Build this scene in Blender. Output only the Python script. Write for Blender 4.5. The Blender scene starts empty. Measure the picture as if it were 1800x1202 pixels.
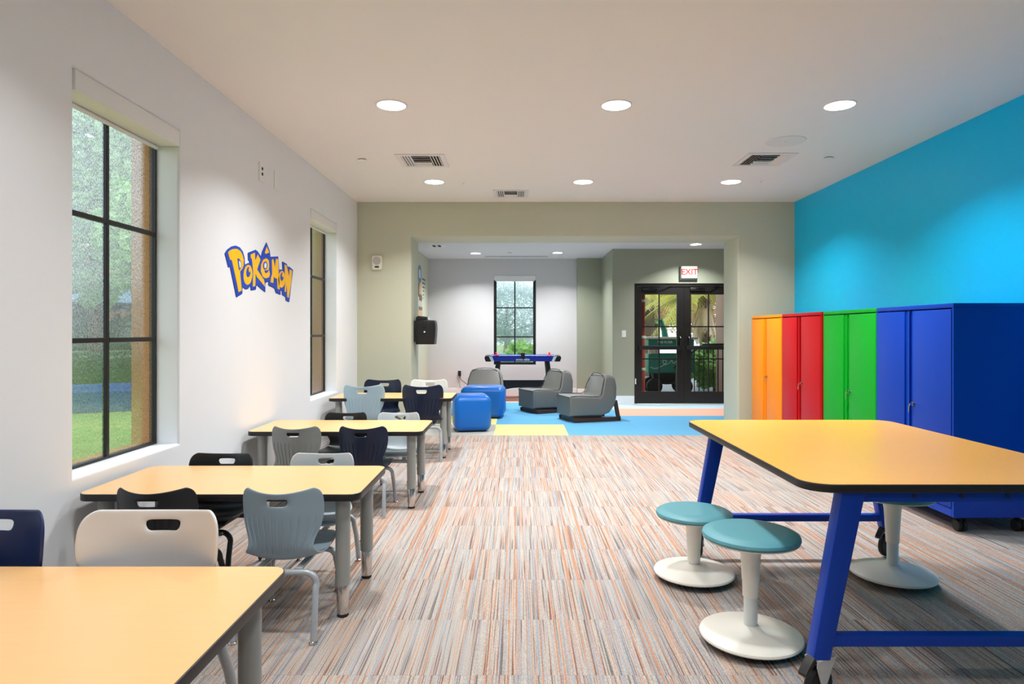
import bpy, bmesh, math, random
from mathutils import Vector, Matrix, Euler
random.seed(7)
PI = math.pi
scn = bpy.context.scene
COL = scn.collection

# ------------------------------------------------------------------ camera, world, exposure
FPX, VX, VY, CAMH = 1140.0, 911.0, 583.0, 1.29
cam_d = bpy.data.cameras.new('camera')
cam_d.sensor_width = 36.0
cam_d.lens = FPX / 1800.0 * 36.0
cam_d.shift_x = -(VX - 900.0) / 1800.0
cam_d.shift_y = -(601.0 - VY) / 1800.0
cam_d.clip_start = 0.05
cam = bpy.data.objects.new('camera', cam_d)
cam.location = (0, 0, CAMH)
cam.rotation_euler = (PI / 2, 0, 0)
COL.objects.link(cam)
scn.camera = cam

scn.view_settings.view_transform = 'Standard'
scn.view_settings.look = 'None'
scn.view_settings.gamma = 1.0
scn.view_settings.use_curve_mapping = False
scn.view_settings.exposure = 0.14
try:
    scn.cycles.use_denoising = True
    scn.cycles.denoiser = 'OPENIMAGEDENOISE'
    scn.cycles.sample_clamp_indirect = 6.0
    scn.cycles.caustics_reflective = False
    scn.cycles.max_bounces = 10
    scn.cycles.diffuse_bounces = 6
    scn.cycles.transparent_max_bounces = 12
except Exception:
    pass

LAMP_W = 28.5          # each downlight of the main room
LAMP_FAR_W = 31.0      # each downlight of the far room
LAMP_FILL_W = 15.0     # unseen fill rows added over and behind the camera
SKY_STRENGTH = 2.6

world = bpy.data.worlds.new('overcast_sky')
scn.world = world
world.use_nodes = True
wn = world.node_tree
wn.nodes.clear()
w_out = wn.nodes.new('ShaderNodeOutputWorld')
w_bg = wn.nodes.new('ShaderNodeBackground')
w_bg.inputs['Strength'].default_value = SKY_STRENGTH
w_tc = wn.nodes.new('ShaderNodeTexCoord')
w_sep = wn.nodes.new('ShaderNodeSeparateXYZ')
w_rmp = wn.nodes.new('ShaderNodeValToRGB')
w_rmp.color_ramp.elements[0].position = 0.0
w_rmp.color_ramp.elements[0].color = (0.60, 0.68, 0.75, 1)
w_rmp.color_ramp.elements[1].position = 0.6
w_rmp.color_ramp.elements[1].color = (0.58, 0.68, 0.80, 1)
wn.links.new(w_tc.outputs['Generated'], w_sep.inputs[0])
wn.links.new(w_sep.outputs['Z'], w_rmp.inputs[0])
wn.links.new(w_rmp.outputs[0], w_bg.inputs['Color'])
wn.links.new(w_bg.outputs[0], w_out.inputs[0])

# ------------------------------------------------------------------ helpers
def s2l(c):
    c /= 255.0
    return c / 12.92 if c <= 0.04045 else ((c + 0.055) / 1.055) ** 2.4
def C(r, g, b):
    return (s2l(r), s2l(g), s2l(b), 1.0)

def mat(name, col, rough=0.5, metal=0.0, var=0.04, scale=8.0, bump=0.0, bscale=200.0, stretch=(1, 1, 1), spec=0.5, emit=None, estr=0.0, coat=0.0):
    m = bpy.data.materials.new(name)
    m.use_nodes = True
    nt = m.node_tree
    b = nt.nodes['Principled BSDF']
    b.inputs['Roughness'].default_value = rough
    b.inputs['Metallic'].default_value = metal
    b.inputs['Specular IOR Level'].default_value = spec
    b.inputs['Coat Weight'].default_value = coat
    tc = nt.nodes.new('ShaderNodeTexCoord')
    mp = nt.nodes.new('ShaderNodeMapping')
    mp.inputs['Scale'].default_value = stretch
    nt.links.new(tc.outputs['Object'], mp.inputs[0])
    nz = nt.nodes.new('ShaderNodeTexNoise')
    nz.inputs['Scale'].default_value = scale
    nz.inputs['Detail'].default_value = 3.0
    nt.links.new(mp.outputs[0], nz.inputs['Vector'])
    mx = nt.nodes.new('ShaderNodeMix')
    mx.data_type = 'RGBA'
    mx.inputs[6].default_value = tuple(c * (1 - var) for c in col[:3]) + (1,)
    mx.inputs[7].default_value = tuple(min(1.0, c * (1 + var)) for c in col[:3]) + (1,)
    nt.links.new(nz.outputs['Fac'], mx.inputs[0])
    nt.links.new(mx.outputs[2], b.inputs['Base Color'])
    if bump:
        n2 = nt.nodes.new('ShaderNodeTexNoise')
        n2.inputs['Scale'].default_value = bscale
        nt.links.new(tc.outputs['Object'], n2.inputs['Vector'])
        bp = nt.nodes.new('ShaderNodeBump')
        bp.inputs['Strength'].default_value = bump
        bp.inputs['Distance'].default_value = 0.002
        nt.links.new(n2.outputs['Fac'], bp.inputs['Height'])
        nt.links.new(bp.outputs[0], b.inputs['Normal'])
    if emit:
        b.inputs['Emission Color'].default_value = emit
        b.inputs['Emission Strength'].default_value = estr
    return m

class MB:
    def __init__(self):
        self.bm = bmesh.new()
    def box(self, x0, x1, y0, y1, z0, z1, bev=0.0, seg=2):
        return self.obox(((x0 + x1) / 2, (y0 + y1) / 2, (z0 + z1) / 2), (abs(x1 - x0), abs(y1 - y0), abs(z1 - z0)), None, bev, seg)
    def obox(self, c, size, rot=None, bev=0.0, seg=2):
        r = rot.to_4x4() if rot is not None else Matrix.Identity(4)
        M = Matrix.Translation(c) @ r @ Matrix.Diagonal((*size, 1))
        v = bmesh.ops.create_cube(self.bm, size=1.0, matrix=M)['verts']
        if bev > 0:
            es = list({e for x in v for e in x.link_edges})
            bmesh.ops.bevel(self.bm, geom=es, offset=bev, segments=seg, profile=0.5, affect='EDGES')
        return self
    def cyl(self, p0, p1, r0, r1=None, n=20, caps=True):
        p0, p1 = Vector(p0), Vector(p1)
        d = p1 - p0
        q = d.to_track_quat('Z', 'Y').to_matrix().to_4x4()
        M = Matrix.Translation((p0 + p1) / 2) @ q
        bmesh.ops.create_cone(self.bm, cap_ends=caps, segments=n, radius1=r0, radius2=r0 if r1 is None else r1, depth=d.length, matrix=M)
        return self
    def lathe(self, prof, c=(0, 0, 0), n=36, M=None):
        rings = []
        c = Vector(c)
        for r, z in prof:
            if r < 1e-6:
                rings.append([self.bm.verts.new(c + Vector((0, 0, z)))])
            else:
                rings.append([self.bm.verts.new(c + Vector((r * math.cos(2 * PI * k / n), r * math.sin(2 * PI * k / n), z))) for k in range(n)])
        for a, b in zip(rings, rings[1:]):
            for k in range(n):
                k2 = (k + 1) % n
                if len(a) == 1 and len(b) == 1:
                    continue
                if len(a) == 1:
                    self.bm.faces.new((a[0], b[k2], b[k]))
                elif len(b) == 1:
                    self.bm.faces.new((a[k], a[k2], b[0]))
                else:
                    self.bm.faces.new((a[k], a[k2], b[k2], b[k]))
        if M is not None:
            bmesh.ops.transform(self.bm, matrix=M, verts=[v for r in rings for v in r])
        return self
    def tube(self, pts, r, n=10, rs=None):
        pts = [Vector(p) for p in pts]
        rings = []
        up = Vector((0.13, 0.27, 0.95))
        for i, p in enumerate(pts):
            t = (pts[min(i + 1, len(pts) - 1)] - pts[max(i - 1, 0)]).normalized()
            a = (up - t * up.dot(t)).normalized()
            up = a
            b = t.cross(a)
            rr = rs[i] if rs else r
            rings.append([self.bm.verts.new(p + a * rr * math.cos(2 * PI * k / n) + b * rr * math.sin(2 * PI * k / n)) for k in range(n)])
        for x, y in zip(rings, rings[1:]):
            for k in range(n):
                self.bm.faces.new((x[k], x[(k + 1) % n], y[(k + 1) % n], y[k]))
        self.bm.faces.new(rings[0][::-1])
        self.bm.faces.new(rings[-1])
        return self
    def prism(self, pts, ext, bev=0.0, seg=2):
        ext = Vector(ext)
        a = [self.bm.verts.new(Vector(p)) for p in pts]
        b = [self.bm.verts.new(Vector(p) + ext) for p in pts]
        n = len(pts)
        f = [self.bm.faces.new(a[::-1]), self.bm.faces.new(b)]
        for k in range(n):
            f.append(self.bm.faces.new((a[k], a[(k + 1) % n], b[(k + 1) % n], b[k])))
        if bev > 0:
            bmesh.ops.recalc_face_normals(self.bm, faces=f)
            es = [e for e in {e for v in a + b for e in v.link_edges} if (e.verts[0] in a) == (e.verts[1] in a)]
            bmesh.ops.bevel(self.bm, geom=es, offset=bev, segments=seg, profile=0.5, affect='EDGES')
        return self
    def mesh(self, name, smooth=35.0, recalc=True):
        if recalc:
            bmesh.ops.recalc_face_normals(self.bm, faces=self.bm.faces[:])
        me = bpy.data.meshes.new(name)
        self.bm.to_mesh(me)
        self.bm.free()
        if smooth:
            me.polygons.foreach_set('use_smooth', [True] * len(me.polygons))
            me.set_sharp_from_angle(angle=math.radians(smooth))
        return me
    def build(self, name, m, parent=None, smooth=35.0, loc=None, rot=None):
        return link(name, self.mesh(name, smooth), m, parent, loc, rot)

def link(name, me, m, parent=None, loc=None, rot=None):
    o = bpy.data.objects.new(name, me)
    COL.objects.link(o)
    if m is not None and len(me.materials) == 0:
        me.materials.append(m)
    if parent is not None:
        o.parent = parent
    if loc is not None:
        o.location = loc
    if rot is not None:
        o.rotation_euler = rot
    return o

def tag(o, label=None, cat=None, group=None, kind=None):
    if label: o['label'] = label
    if cat: o['category'] = cat
    if group: o['group'] = group
    if kind: o['kind'] = kind
    return o
def thing(name, label, cat, loc=(0, 0, 0), rz=0.0, group=None, scale=None):
    o = bpy.data.objects.new(name, None)
    o.empty_display_size = 0.1
    COL.objects.link(o)
    o.location = loc
    o.rotation_euler = (0, 0, rz)
    if scale: o.scale = scale
    return tag(o, label, cat, group)
def struct(o):
    o['kind'] = 'structure'
    return o
def struct_empty(name):
    o = bpy.data.objects.new(name, None)
    COL.objects.link(o)
    return struct(o)
def copy_tree(o, parent=None):
    c = o.copy()
    COL.objects.link(c)
    c.parent = parent
    for ch in list(o.children):
        copy_tree(ch, c)
    return c

def rrect(w, d, r, seg=6, cx=0.0, cy=0.0):
    pts = []
    for (sx, sy, a0) in ((1, 1, 0), (-1, 1, 90), (-1, -1, 180), (1, -1, 270)):
        for k in range(seg + 1):
            a = math.radians(a0 + 90.0 * k / seg)
            pts.append((cx + sx * (w / 2 - r) + r * math.cos(a), cy + sy * (d / 2 - r) + r * math.sin(a)))
    return pts

def smooth_path(p, n=6):
    p = [Vector(q) for q in p]
    out = []
    for i in range(len(p) - 1):
        a, b_, c, d_ = p[max(i - 1, 0)], p[i], p[i + 1], p[min(i + 2, len(p) - 1)]
        for k in range(n):
            u = k / n
            out.append(0.5 * (2 * b_ + (c - a) * u + (2 * a - 5 * b_ + 4 * c - d_) * u * u + (3 * b_ - a - 3 * c + d_) * u ** 3))
    return out + [p[-1]]

def bake(o, name):
    dg = bpy.context.evaluated_depsgraph_get()
    dg.update()
    me = bpy.data.meshes.new_from_object(o.evaluated_get(dg))
    me.name = name
    bpy.data.objects.remove(o)
    return me

def wall_mesh(name, origin, u, v, n, U, V, holes, t, bull=0.0):
    """slab with rectangular openings; u, v span it, n points away from the room"""
    origin, u, v, n = Vector(origin), Vector(u), Vector(v), Vector(n)
    us = sorted({U[0], U[1], *[h[0] for h in holes], *[h[1] for h in holes]})
    vs = sorted({V[0], V[1], *[h[2] for h in holes], *[h[3] for h in holes]})
    bm = bmesh.new()
    fr, bk = {}, {}
    def P(d, i, j, off):
        if (i, j) not in d:
            d[(i, j)] = bm.verts.new(origin + u * us[i] + v * vs[j] + n * off)
        return d[(i, j)]
    def filled(i, j):
        if i < 0 or j < 0 or i >= len(us) - 1 or j >= len(vs) - 1:
            return False
        cu, cv = (us[i] + us[i + 1]) / 2, (vs[j] + vs[j + 1]) / 2
        return not any(h[0] < cu < h[1] and h[2] < cv < h[3] for h in holes)
    bev = []
    for i in range(len(us) - 1):
        for j in range(len(vs) - 1):
            if not filled(i, j):
                continue
            q = [(i, j), (i + 1, j), (i + 1, j + 1), (i, j + 1)]
            bm.faces.new([P(fr, *k, 0.0) for k in q])
            bm.faces.new([P(bk, *k, t) for k in q[::-1]])
            for (a, b, di, dj) in ((0, 1, 0, -1), (1, 2, 1, 0), (2, 3, 0, 1), (3, 0, -1, 0)):
                if not filled(i + di, j + dj):
                    bm.faces.new([P(fr, *q[a], 0.0), P(bk, *q[a], t), P(bk, *q[b], t), P(fr, *q[b], 0.0)])
                    inside = 0 <= i + di < len(us) - 1 and 0 <= j + dj < len(vs) - 1
                    if inside and bull > 0:
                        bev.append((P(fr, *q[a], 0.0), P(fr, *q[b], 0.0)))
    bmesh.ops.recalc_face_normals(bm, faces=bm.faces[:])
    if bev:
        es = [e for e in (bm.edges.get(p) for p in bev) if e]
        bmesh.ops.bevel(bm, geom=es, offset=bull, segments=4, profile=0.5, affect='EDGES', clamp_overlap=False)
    me = bpy.data.meshes.new(name)
    bm.to_mesh(me)
    bm.free()
    me.polygons.foreach_set('use_smooth', [True] * len(me.polygons))
    me.set_sharp_from_angle(angle=math.radians(30))
    return me

def text_mesh(body, size, depth, m, parent, loc, rot, name='lettering', spacing=1.0):
    cu = bpy.data.curves.new(name, 'FONT')
    cu.body = body
    cu.size = size
    cu.extrude = depth
    cu.offset = size * 0.022
    cu.align_x = 'CENTER'
    cu.align_y = 'CENTER'
    cu.space_character = spacing
    o = bpy.data.objects.new(name, cu)
    COL.objects.link(o)
    me = bake(o, name)
    me.materials.clear()
    return link(name, me, m, parent, loc, rot)

# ------------------------------------------------------------------ materials
M = {}
M['wall_white'] = mat('white_wall_paint', C(234, 236, 238), 0.55, var=0.01, bump=0.05, bscale=300)
M['wall_grey'] = mat('pale_grey_wall_paint', C(212, 210, 210), 0.6, var=0.01, bump=0.05, bscale=300)
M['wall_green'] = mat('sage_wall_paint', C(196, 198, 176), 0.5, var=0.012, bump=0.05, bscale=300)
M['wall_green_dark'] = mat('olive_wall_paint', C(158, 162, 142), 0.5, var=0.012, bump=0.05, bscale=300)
M['wall_blue'] = mat('cyan_wall_paint', C(0, 194, 250), 0.36, var=0.01, spec=0.3, bump=0.04, bscale=300)
M['ceiling'] = mat('ceiling_paint', C(237, 234, 231), 0.75, var=0.008, bump=0.04, bscale=250)
M['ceiling_far'] = mat('white_ceiling_paint', C(226, 224, 224), 0.75, var=0.008, bump=0.04, bscale=250)
M['trim'] = mat('white_trim_paint', C(240, 240, 240), 0.35, var=0.01)
M['stucco'] = mat('tan_orange_stucco', C(206, 148, 92), 0.9, var=0.10, scale=14, bump=0.5, bscale=90)
M['pink_stucco'] = mat('pinkish_stucco', C(198, 160, 140), 0.9, var=0.08, scale=14, bump=0.4, bscale=90)
M['black_frame'] = mat('black_aluminium', C(22, 18, 16), 0.4, var=0.08)
M['black_plastic'] = mat('black_plastic', C(20, 20, 21), 0.38, var=0.08)
M['black_rubber'] = mat('black_rubber', C(18, 18, 18), 0.6, var=0.1)
M['maple'] = mat('maple_laminate', C(236, 188, 128), 0.30, var=0.045, scale=9, stretch=(0.5, 9, 9), spec=0.5)
M['maple_far'] = mat('honey_maple_laminate', C(238, 174, 64), 0.32, var=0.05, scale=9, stretch=(0.5, 9, 9), spec=0.5)
M['edge_black'] = mat('black_edge_band', C(24, 22, 22), 0.42, var=0.06)
M['leg_grey'] = mat('grey_leg_enamel', C(152, 153, 148), 0.4, var=0.03)
M['chrome'] = mat('chrome', C(205, 200, 196), 0.12, metal=1.0, var=0.02)
M['tube_silver'] = mat('silver_tube_enamel', C(172, 178, 182), 0.32, var=0.02, metal=0.25)
M['tube_black'] = mat('black_tube_enamel', C(40, 42, 44), 0.35, var=0.03)
M['ch_black'] = mat('black_chair_shell', C(24, 25, 27), 0.42, var=0.04)
M['ch_navy'] = mat('navy_chair_shell', C(4, 21, 50), 0.40, var=0.04)
M['ch_blue'] = mat('blue_chair_shell', C(8, 38, 92), 0.40, var=0.04)
M['ch_greyblue'] = mat('grey_blue_chair_shell', C(138, 156, 166), 0.42, var=0.03)
M['ch_ltblue'] = mat('light_blue_grey_chair_shell', C(164, 188, 198), 0.42, var=0.03)
M['ch_grey'] = mat('mid_grey_chair_shell', C(128, 132, 130), 0.42, var=0.03)
M['ch_ltgrey'] = mat('light_grey_chair_shell', C(190, 200, 204), 0.42, var=0.03)
M['ch_white'] = mat('off_white_chair_shell', C(218, 217, 216), 0.42, var=0.02)
M['ch_pale'] = mat('pale_grey_chair_shell', C(214, 220, 218), 0.42, var=0.02)
M['teal'] = mat('teal_foam_vinyl', C(88, 152, 162), 0.48, var=0.04, bump=0.05, bscale=400)
M['stool_white'] = mat('warm_white_plastic', C(232, 228, 216), 0.4, var=0.015)
M['royal'] = mat('royal_blue_powder_coat', C(0, 58, 164), 0.4, var=0.03, spec=0.3)
M['lk_orange'] = mat('orange_powder_coat', C(255, 150, 0), 0.42, var=0.02, spec=0.3)
M['lk_red'] = mat('red_powder_coat', C(190, 0, 14), 0.42, var=0.02, spec=0.3)
M['lk_green'] = mat('green_powder_coat', C(0, 166, 36), 0.42, var=0.02, spec=0.3)
M['lk_blue'] = mat('blue_powder_coat', C(0, 60, 172), 0.42, var=0.02, spec=0.3)
M['vinyl_grey'] = mat('grey_vinyl', C(110, 111, 107), 0.42, var=0.04, bump=0.06, bscale=300)
M['vinyl_light'] = mat('light_grey_vinyl', C(160, 158, 154), 0.42, var=0.04, bump=0.06, bscale=300)
M['piping'] = mat('dark_piping', C(50, 48, 46), 0.5)
M['vinyl_blue'] = mat('bright_blue_vinyl', C(0, 104, 196), 0.36, var=0.03, bump=0.04, bscale=300)
M['walnut'] = mat('dark_walnut', C(62, 38, 28), 0.45, var=0.2, scale=12, stretch=(1, 6, 6))
M['white_plastic'] = mat('white_plastic', C(236, 236, 234), 0.4, var=0.01)
M['cream_plastic'] = mat('cream_plastic', C(228, 227, 212), 0.45, var=0.01)
M['grille_grey'] = mat('grey_grille', C(186, 184, 174), 0.6, var=0.15, scale=120)
M['shade_dark'] = mat('shade_dark_brown', C(46, 36, 28), 0.9, var=0.1)  # dark tone painting the shade inside vents; also on small dark parts
M['hockey_blue'] = mat('hockey_table_blue', C(14, 46, 160), 0.35, var=0.05)
M['red_plastic'] = mat('red_plastic', C(206, 24, 30), 0.35)
M['lens'] = mat('lit_lens', C(255, 255, 255), 0.5, emit=(1.0, 0.98, 0.95, 1), estr=9.0)
M['exit_white'] = mat('exit_sign_face', C(240, 232, 226), 0.4, emit=(1.0, 0.90, 0.86, 1), estr=0.1)
M['exit_red'] = mat('exit_sign_letters', C(214, 44, 24), 0.4, emit=(1.0, 0.16, 0.06, 1), estr=0.15)
M['exit_dark'] = mat('exit_sign_housing', C(52, 54, 46), 0.5)
M['decal_blue'] = mat('decal_blue_vinyl', C(16, 66, 186), 0.5, var=0.06)
M['decal_navy'] = mat('decal_navy_vinyl', C(22, 36, 88), 0.5, var=0.06)
M['decal_yellow'] = mat('decal_yellow_vinyl', C(252, 190, 12), 0.5, var=0.06, scale=20)
M['decal_grey'] = mat('decal_slate_blue', C(92, 122, 142), 0.5, var=0.3, scale=14)
M['decal_tan'] = mat('decal_tan', C(190, 158, 120), 0.5, var=0.4, scale=16)
M['decal_brown'] = mat('decal_brown', C(110, 80, 58), 0.5, var=0.3, scale=20)
M['decal_ink'] = mat('decal_ink', C(70, 84, 80), 0.5)
M['brass'] = mat('steel_lock', C(190, 186, 176), 0.2, metal=1.0)
M['zinc'] = mat('zinc_plate', C(214, 212, 208), 0.34, metal=0.35, var=0.05)
M['bark'] = mat('bark', C(112, 92, 74), 0.9, var=0.3, scale=10, stretch=(4, 4, 1), bump=0.8, bscale=30)
M['leaf_mid'] = mat('mid_green_leaves', C(150, 184, 118), 0.5, var=0.5, scale=2.0)
M['leaf_dark'] = mat('dark_green_leaves', C(84, 112, 76), 0.5, var=0.5, scale=2.0)
M['leaf_lime'] = mat('lime_green_leaves', C(168, 208, 120), 0.5, var=0.4, scale=3.0)
M['leaf_hazed'] = mat('hazed_green_leaves', C(178, 198, 192), 0.6, var=0.25, scale=2.0)  # pale grey-green, rain haze painted into the leaf colour
M['leaf_autumn'] = mat('tan_orange_leaves', C(206, 162, 120), 0.6, var=0.3, scale=3.0)
M['palm_green'] = mat('palm_green', C(192, 184, 62), 0.5, var=0.4, scale=4.0)
M['palm_dead'] = mat('dry_palm_frond', C(236, 206, 170), 0.7, var=0.25, scale=6.0)
M['lawn'] = mat('lawn', C(146, 170, 92), 0.9, var=0.35, scale=1.6, bump=0.4, bscale=60)
M['paving'] = mat('wet_paving', C(150, 158, 166), 0.35, var=0.15, scale=3)
M['road'] = mat('wet_asphalt', C(112, 118, 120), 0.45, var=0.15, scale=2)
M['roof_slate'] = mat('slate_blue_roof', C(110, 150, 170), 0.5, var=0.15, scale=6)
M['tarp_blue'] = mat('blue_tarpaulin', C(34, 80, 150), 0.5, var=0.2, scale=5, bump=0.3, bscale=20)
M['cart_green'] = mat('teal_green_cart_paint', C(44, 128, 108), 0.4, var=0.08)
M['cart_cream'] = mat('cream_paint', C(220, 214, 190), 0.5, var=0.05)
M['red_paint'] = mat('red_brown_paint', C(176, 62, 48), 0.5, var=0.1)
M['cord'] = mat('grey_cord', C(96, 94, 92), 0.5)

def glass_mat(name, rain):
    m = bpy.data.materials.new(name)
    m.use_nodes = True
    nt = m.node_tree
    nt.nodes.clear()
    out = nt.nodes.new('ShaderNodeOutputMaterial')
    tr = nt.nodes.new('ShaderNodeBsdfTransparent')
    tr.inputs[0].default_value = (0.95, 0.97, 0.96, 1)
    gl = nt.nodes.new('ShaderNodeBsdfGlossy')
    gl.inputs['Roughness'].default_value = 0.03
    fr = nt.nodes.new('ShaderNodeFresnel')
    fr.inputs['IOR'].default_value = 1.3
    mx = nt.nodes.new('ShaderNodeMixShader')
    base = tr.outputs[0]
    if rain:
        tc = nt.nodes.new('ShaderNodeTexCoord')
        mp = nt.nodes.new('ShaderNodeMapping')
        mp.inputs['Scale'].default_value = (330, 330, 70)
        nt.links.new(tc.outputs['Object'], mp.inputs[0])
        n1 = nt.nodes.new('ShaderNodeTexNoise')
        n1.inputs['Scale'].default_value = 1.0
        n1.inputs['Detail'].default_value = 4.0
        n1.inputs['Roughness'].default_value = 0.7
        nt.links.new(mp.outputs[0], n1.inputs['Vector'])
        vo = nt.nodes.new('ShaderNodeTexVoronoi')
        vo.inputs['Scale'].default_value = 210.0
        nt.links.new(tc.outputs['Object'], vo.inputs['Vector'])
        ad = nt.nodes.new('ShaderNodeMath'); ad.operation = 'SUBTRACT'
        nt.links.new(n1.outputs['Fac'], ad.inputs[0])
        sc = nt.nodes.new('ShaderNodeMath'); sc.operation = 'MULTIPLY'
        sc.inputs[1].default_value = 0.25
        nt.links.new(vo.outputs['Distance'], sc.inputs[0])
        nt.links.new(sc.outputs[0], ad.inputs[1])
        bp = nt.nodes.new('ShaderNodeBump')
        bp.inputs['Strength'].default_value = 1.0
        bp.inputs['Distance'].default_value = 0.0008
        nt.links.new(ad.outputs[0], bp.inputs['Height'])
        rf = nt.nodes.new('ShaderNodeBsdfRefraction')
        rf.inputs['IOR'].default_value = 1.25
        rf.inputs['Roughness'].default_value = 0.08
        nt.links.new(bp.outputs[0], rf.inputs['Normal'])
        rp = nt.nodes.new('ShaderNodeValToRGB')
        rp.color_ramp.elements[0].position = 0.30
        rp.color_ramp.elements[0].color = (0.1, 0.1, 0.1, 1)
        rp.color_ramp.elements[1].position = 0.55
        rp.color_ramp.elements[1].color = (0.72, 0.72, 0.72, 1)
        nt.links.new(ad.outputs[0], rp.inputs[0])
        m1 = nt.nodes.new('ShaderNodeMixShader')
        nt.links.new(rp.outputs[0], m1.inputs[0])
        nt.links.new(tr.outputs[0], m1.inputs[1])
        nt.links.new(rf.outputs[0], m1.inputs[2])
        base = m1.outputs[0]
    gm_ = nt.nodes.new('ShaderNodeNewGeometry')      # only the outer skin of the pane reflects
    inv = nt.nodes.new('ShaderNodeMath'); inv.operation = 'SUBTRACT'; inv.inputs[0].default_value = 1.0
    nt.links.new(gm_.outputs['Backfacing'], inv.inputs[1])
    fm = nt.nodes.new('ShaderNodeMath'); fm.operation = 'MULTIPLY'
    nt.links.new(fr.outputs[0], fm.inputs[0]); nt.links.new(inv.outputs[0], fm.inputs[1])
    nt.links.new(fm.outputs[0], mx.inputs[0])
    nt.links.new(base, mx.inputs[1])
    nt.links.new(gl.outputs[0], mx.inputs[2])
    nt.links.new(mx.outputs[0], out.inputs[0])
    return m
M['glass_rain'] = glass_mat('rain_streaked_glass', True)
M['glass'] = glass_mat('clear_glass', False)

def carpet_mat():
    m = bpy.data.materials.new('striped_carpet')
    m.use_nodes = True
    nt = m.node_tree
    b = nt.nodes['Principled BSDF']
    b.inputs['Roughness'].default_value = 0.95
    b.inputs['Specular IOR Level'].default_value = 0.1
    tc = nt.nodes.new('ShaderNodeTexCoord')
    ge = nt.nodes.new('ShaderNodeNewGeometry')
    oi = nt.nodes.new('ShaderNodeObjectInfo')
    rnd = nt.nodes.new('ShaderNodeMath'); rnd.operation = 'MULTIPLY'
    rnd.inputs[1].default_value = 37.0
    nt.links.new(oi.outputs['Random'], rnd.inputs[0])
    cz = nt.nodes.new('ShaderNodeCombineXYZ')
    nt.links.new(rnd.outputs[0], cz.inputs[2])
    nt.links.new(rnd.outputs[0], cz.inputs[0])
    def noise(sx, sy, detail=2.0, rough=0.5, off=0.0, cont=False):
        mp = nt.nodes.new('ShaderNodeMapping')
        mp.inputs['Scale'].default_value = (sx, sy, 0)
        mp.inputs['Location'].default_value = (off, off * 0.7, off)
        nt.links.new(ge.outputs['Position'] if cont else tc.outputs['Object'], mp.inputs[0])
        va = nt.nodes.new('ShaderNodeVectorMath'); va.operation = 'ADD'
        nt.links.new(mp.outputs[0], va.inputs[0])
        if not cont: nt.links.new(cz.outputs[0], va.inputs[1])
        n = nt.nodes.new('ShaderNodeTexNoise')
        n.inputs['Scale'].default_value = 1.0
        n.inputs['Detail'].default_value = detail
        n.inputs['Roughness'].default_value = rough
        nt.links.new(va.outputs[0], n.inputs['Vector'])
        return n.outputs['Fac']
    def ramp(src, p0, p1):
        r = nt.nodes.new('ShaderNodeMapRange')
        r.inputs['From Min'].default_value = p0
        r.inputs['From Max'].default_value = p1
        nt.links.new(src, r.inputs['Value'])
        return r.outputs[0]
    def mix(fac, a, bcol):
        x = nt.nodes.new('ShaderNodeMix'); x.data_type = 'RGBA'
        if fac is not None: nt.links.new(fac, x.inputs[0])
        for s, val in ((6, a), (7, bcol)):
            if isinstance(val, tuple): x.inputs[s].default_value = val
            else: nt.links.new(val, x.inputs[s])
        return x.outputs[2]
    base = mix(noise(170, 2, 2), C(168, 160, 151), C(203, 196, 188))
    bluish = mix(ramp(noise(76, 0.3, 1, off=11, cont=True), 0.50, 0.62), base, C(166, 168, 172))
    orange = mix(ramp(noise(92, 0.35, 1.5, off=23, cont=True), 0.56, 0.63), bluish, C(196, 142, 108))
    orange2 = mix(ramp(noise(165, 0.8, 1, off=29), 0.60, 0.66), orange, C(204, 158, 128))
    dark = mix(ramp(noise(178, 0.9, 1, off=41), 0.60, 0.67), orange2, C(122, 116, 112))
    brown = mix(ramp(noise(190, 1.4, 1, off=57), 0.62, 0.68), dark, C(140, 98, 80))
    fl = noise(330, 210, 1, off=71)
    fleck = mix(ramp(fl, 0.40, 0.62), (0.5, 0.5, 0.5, 1), (1.06, 1.06, 1.06, 1))
    mu = nt.nodes.new('ShaderNodeMix'); mu.data_type = 'RGBA'; mu.blend_type = 'MULTIPLY'
    mu.inputs[0].default_value = 0.6
    nt.links.new(brown, mu.inputs[6])
    nt.links.new(fleck, mu.inputs[7])
    nt.links.new(mu.outputs[2], b.inputs['Base Color'])
    bp = nt.nodes.new('ShaderNodeBump')
    bp.inputs['Strength'].default_value = 0.5
    bp.inputs['Distance'].default_value = 0.003
    nt.links.new(fl, bp.inputs['Height'])
    nt.links.new(bp.outputs[0], b.inputs['Normal'])
    return m
M['carpet'] = carpet_mat()
def plain_carpet(name, col):
    return mat(name, col, 0.95, var=0.14, scale=160, bump=0.5, bscale=260, spec=0.1)
M['cp_blue'] = plain_carpet('blue_carpet', C(98, 162, 200))
M['cp_yellow'] = plain_carpet('yellow_carpet', C(228, 214, 142))
M['cp_pink'] = plain_carpet('salmon_carpet', C(230, 172, 150))
M['cp_ltblue'] = plain_carpet('pale_blue_carpet', C(190, 214, 230))
M['cp_grey'] = plain_carpet('grey_carpet', C(180, 178, 170))
M['cp_red'] = plain_carpet('dusty_red_carpet', C(176, 120, 112))

# ------------------------------------------------------------------ room shell
XL, XR, YB, YG, HC = -2.0, 3.43, -2.6, 8.05, 2.90      # main room
YA, HF = 8.60, 2.76                                   # back of the arch wall, far room ceiling
XFL, XFR, YF, YD = -1.81, 4.6, 13.1, 11.5             # far room: left wall, right wall, far wall, door wall
YSEAM = 8.08
WIN1 = (2.92, 3.83, 0.63, 2.48)
WIN2 = (6.25, 7.17, 0.63, 2.48)
WINF = (-0.494, 0.356, 0.6235, 2.43)

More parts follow.
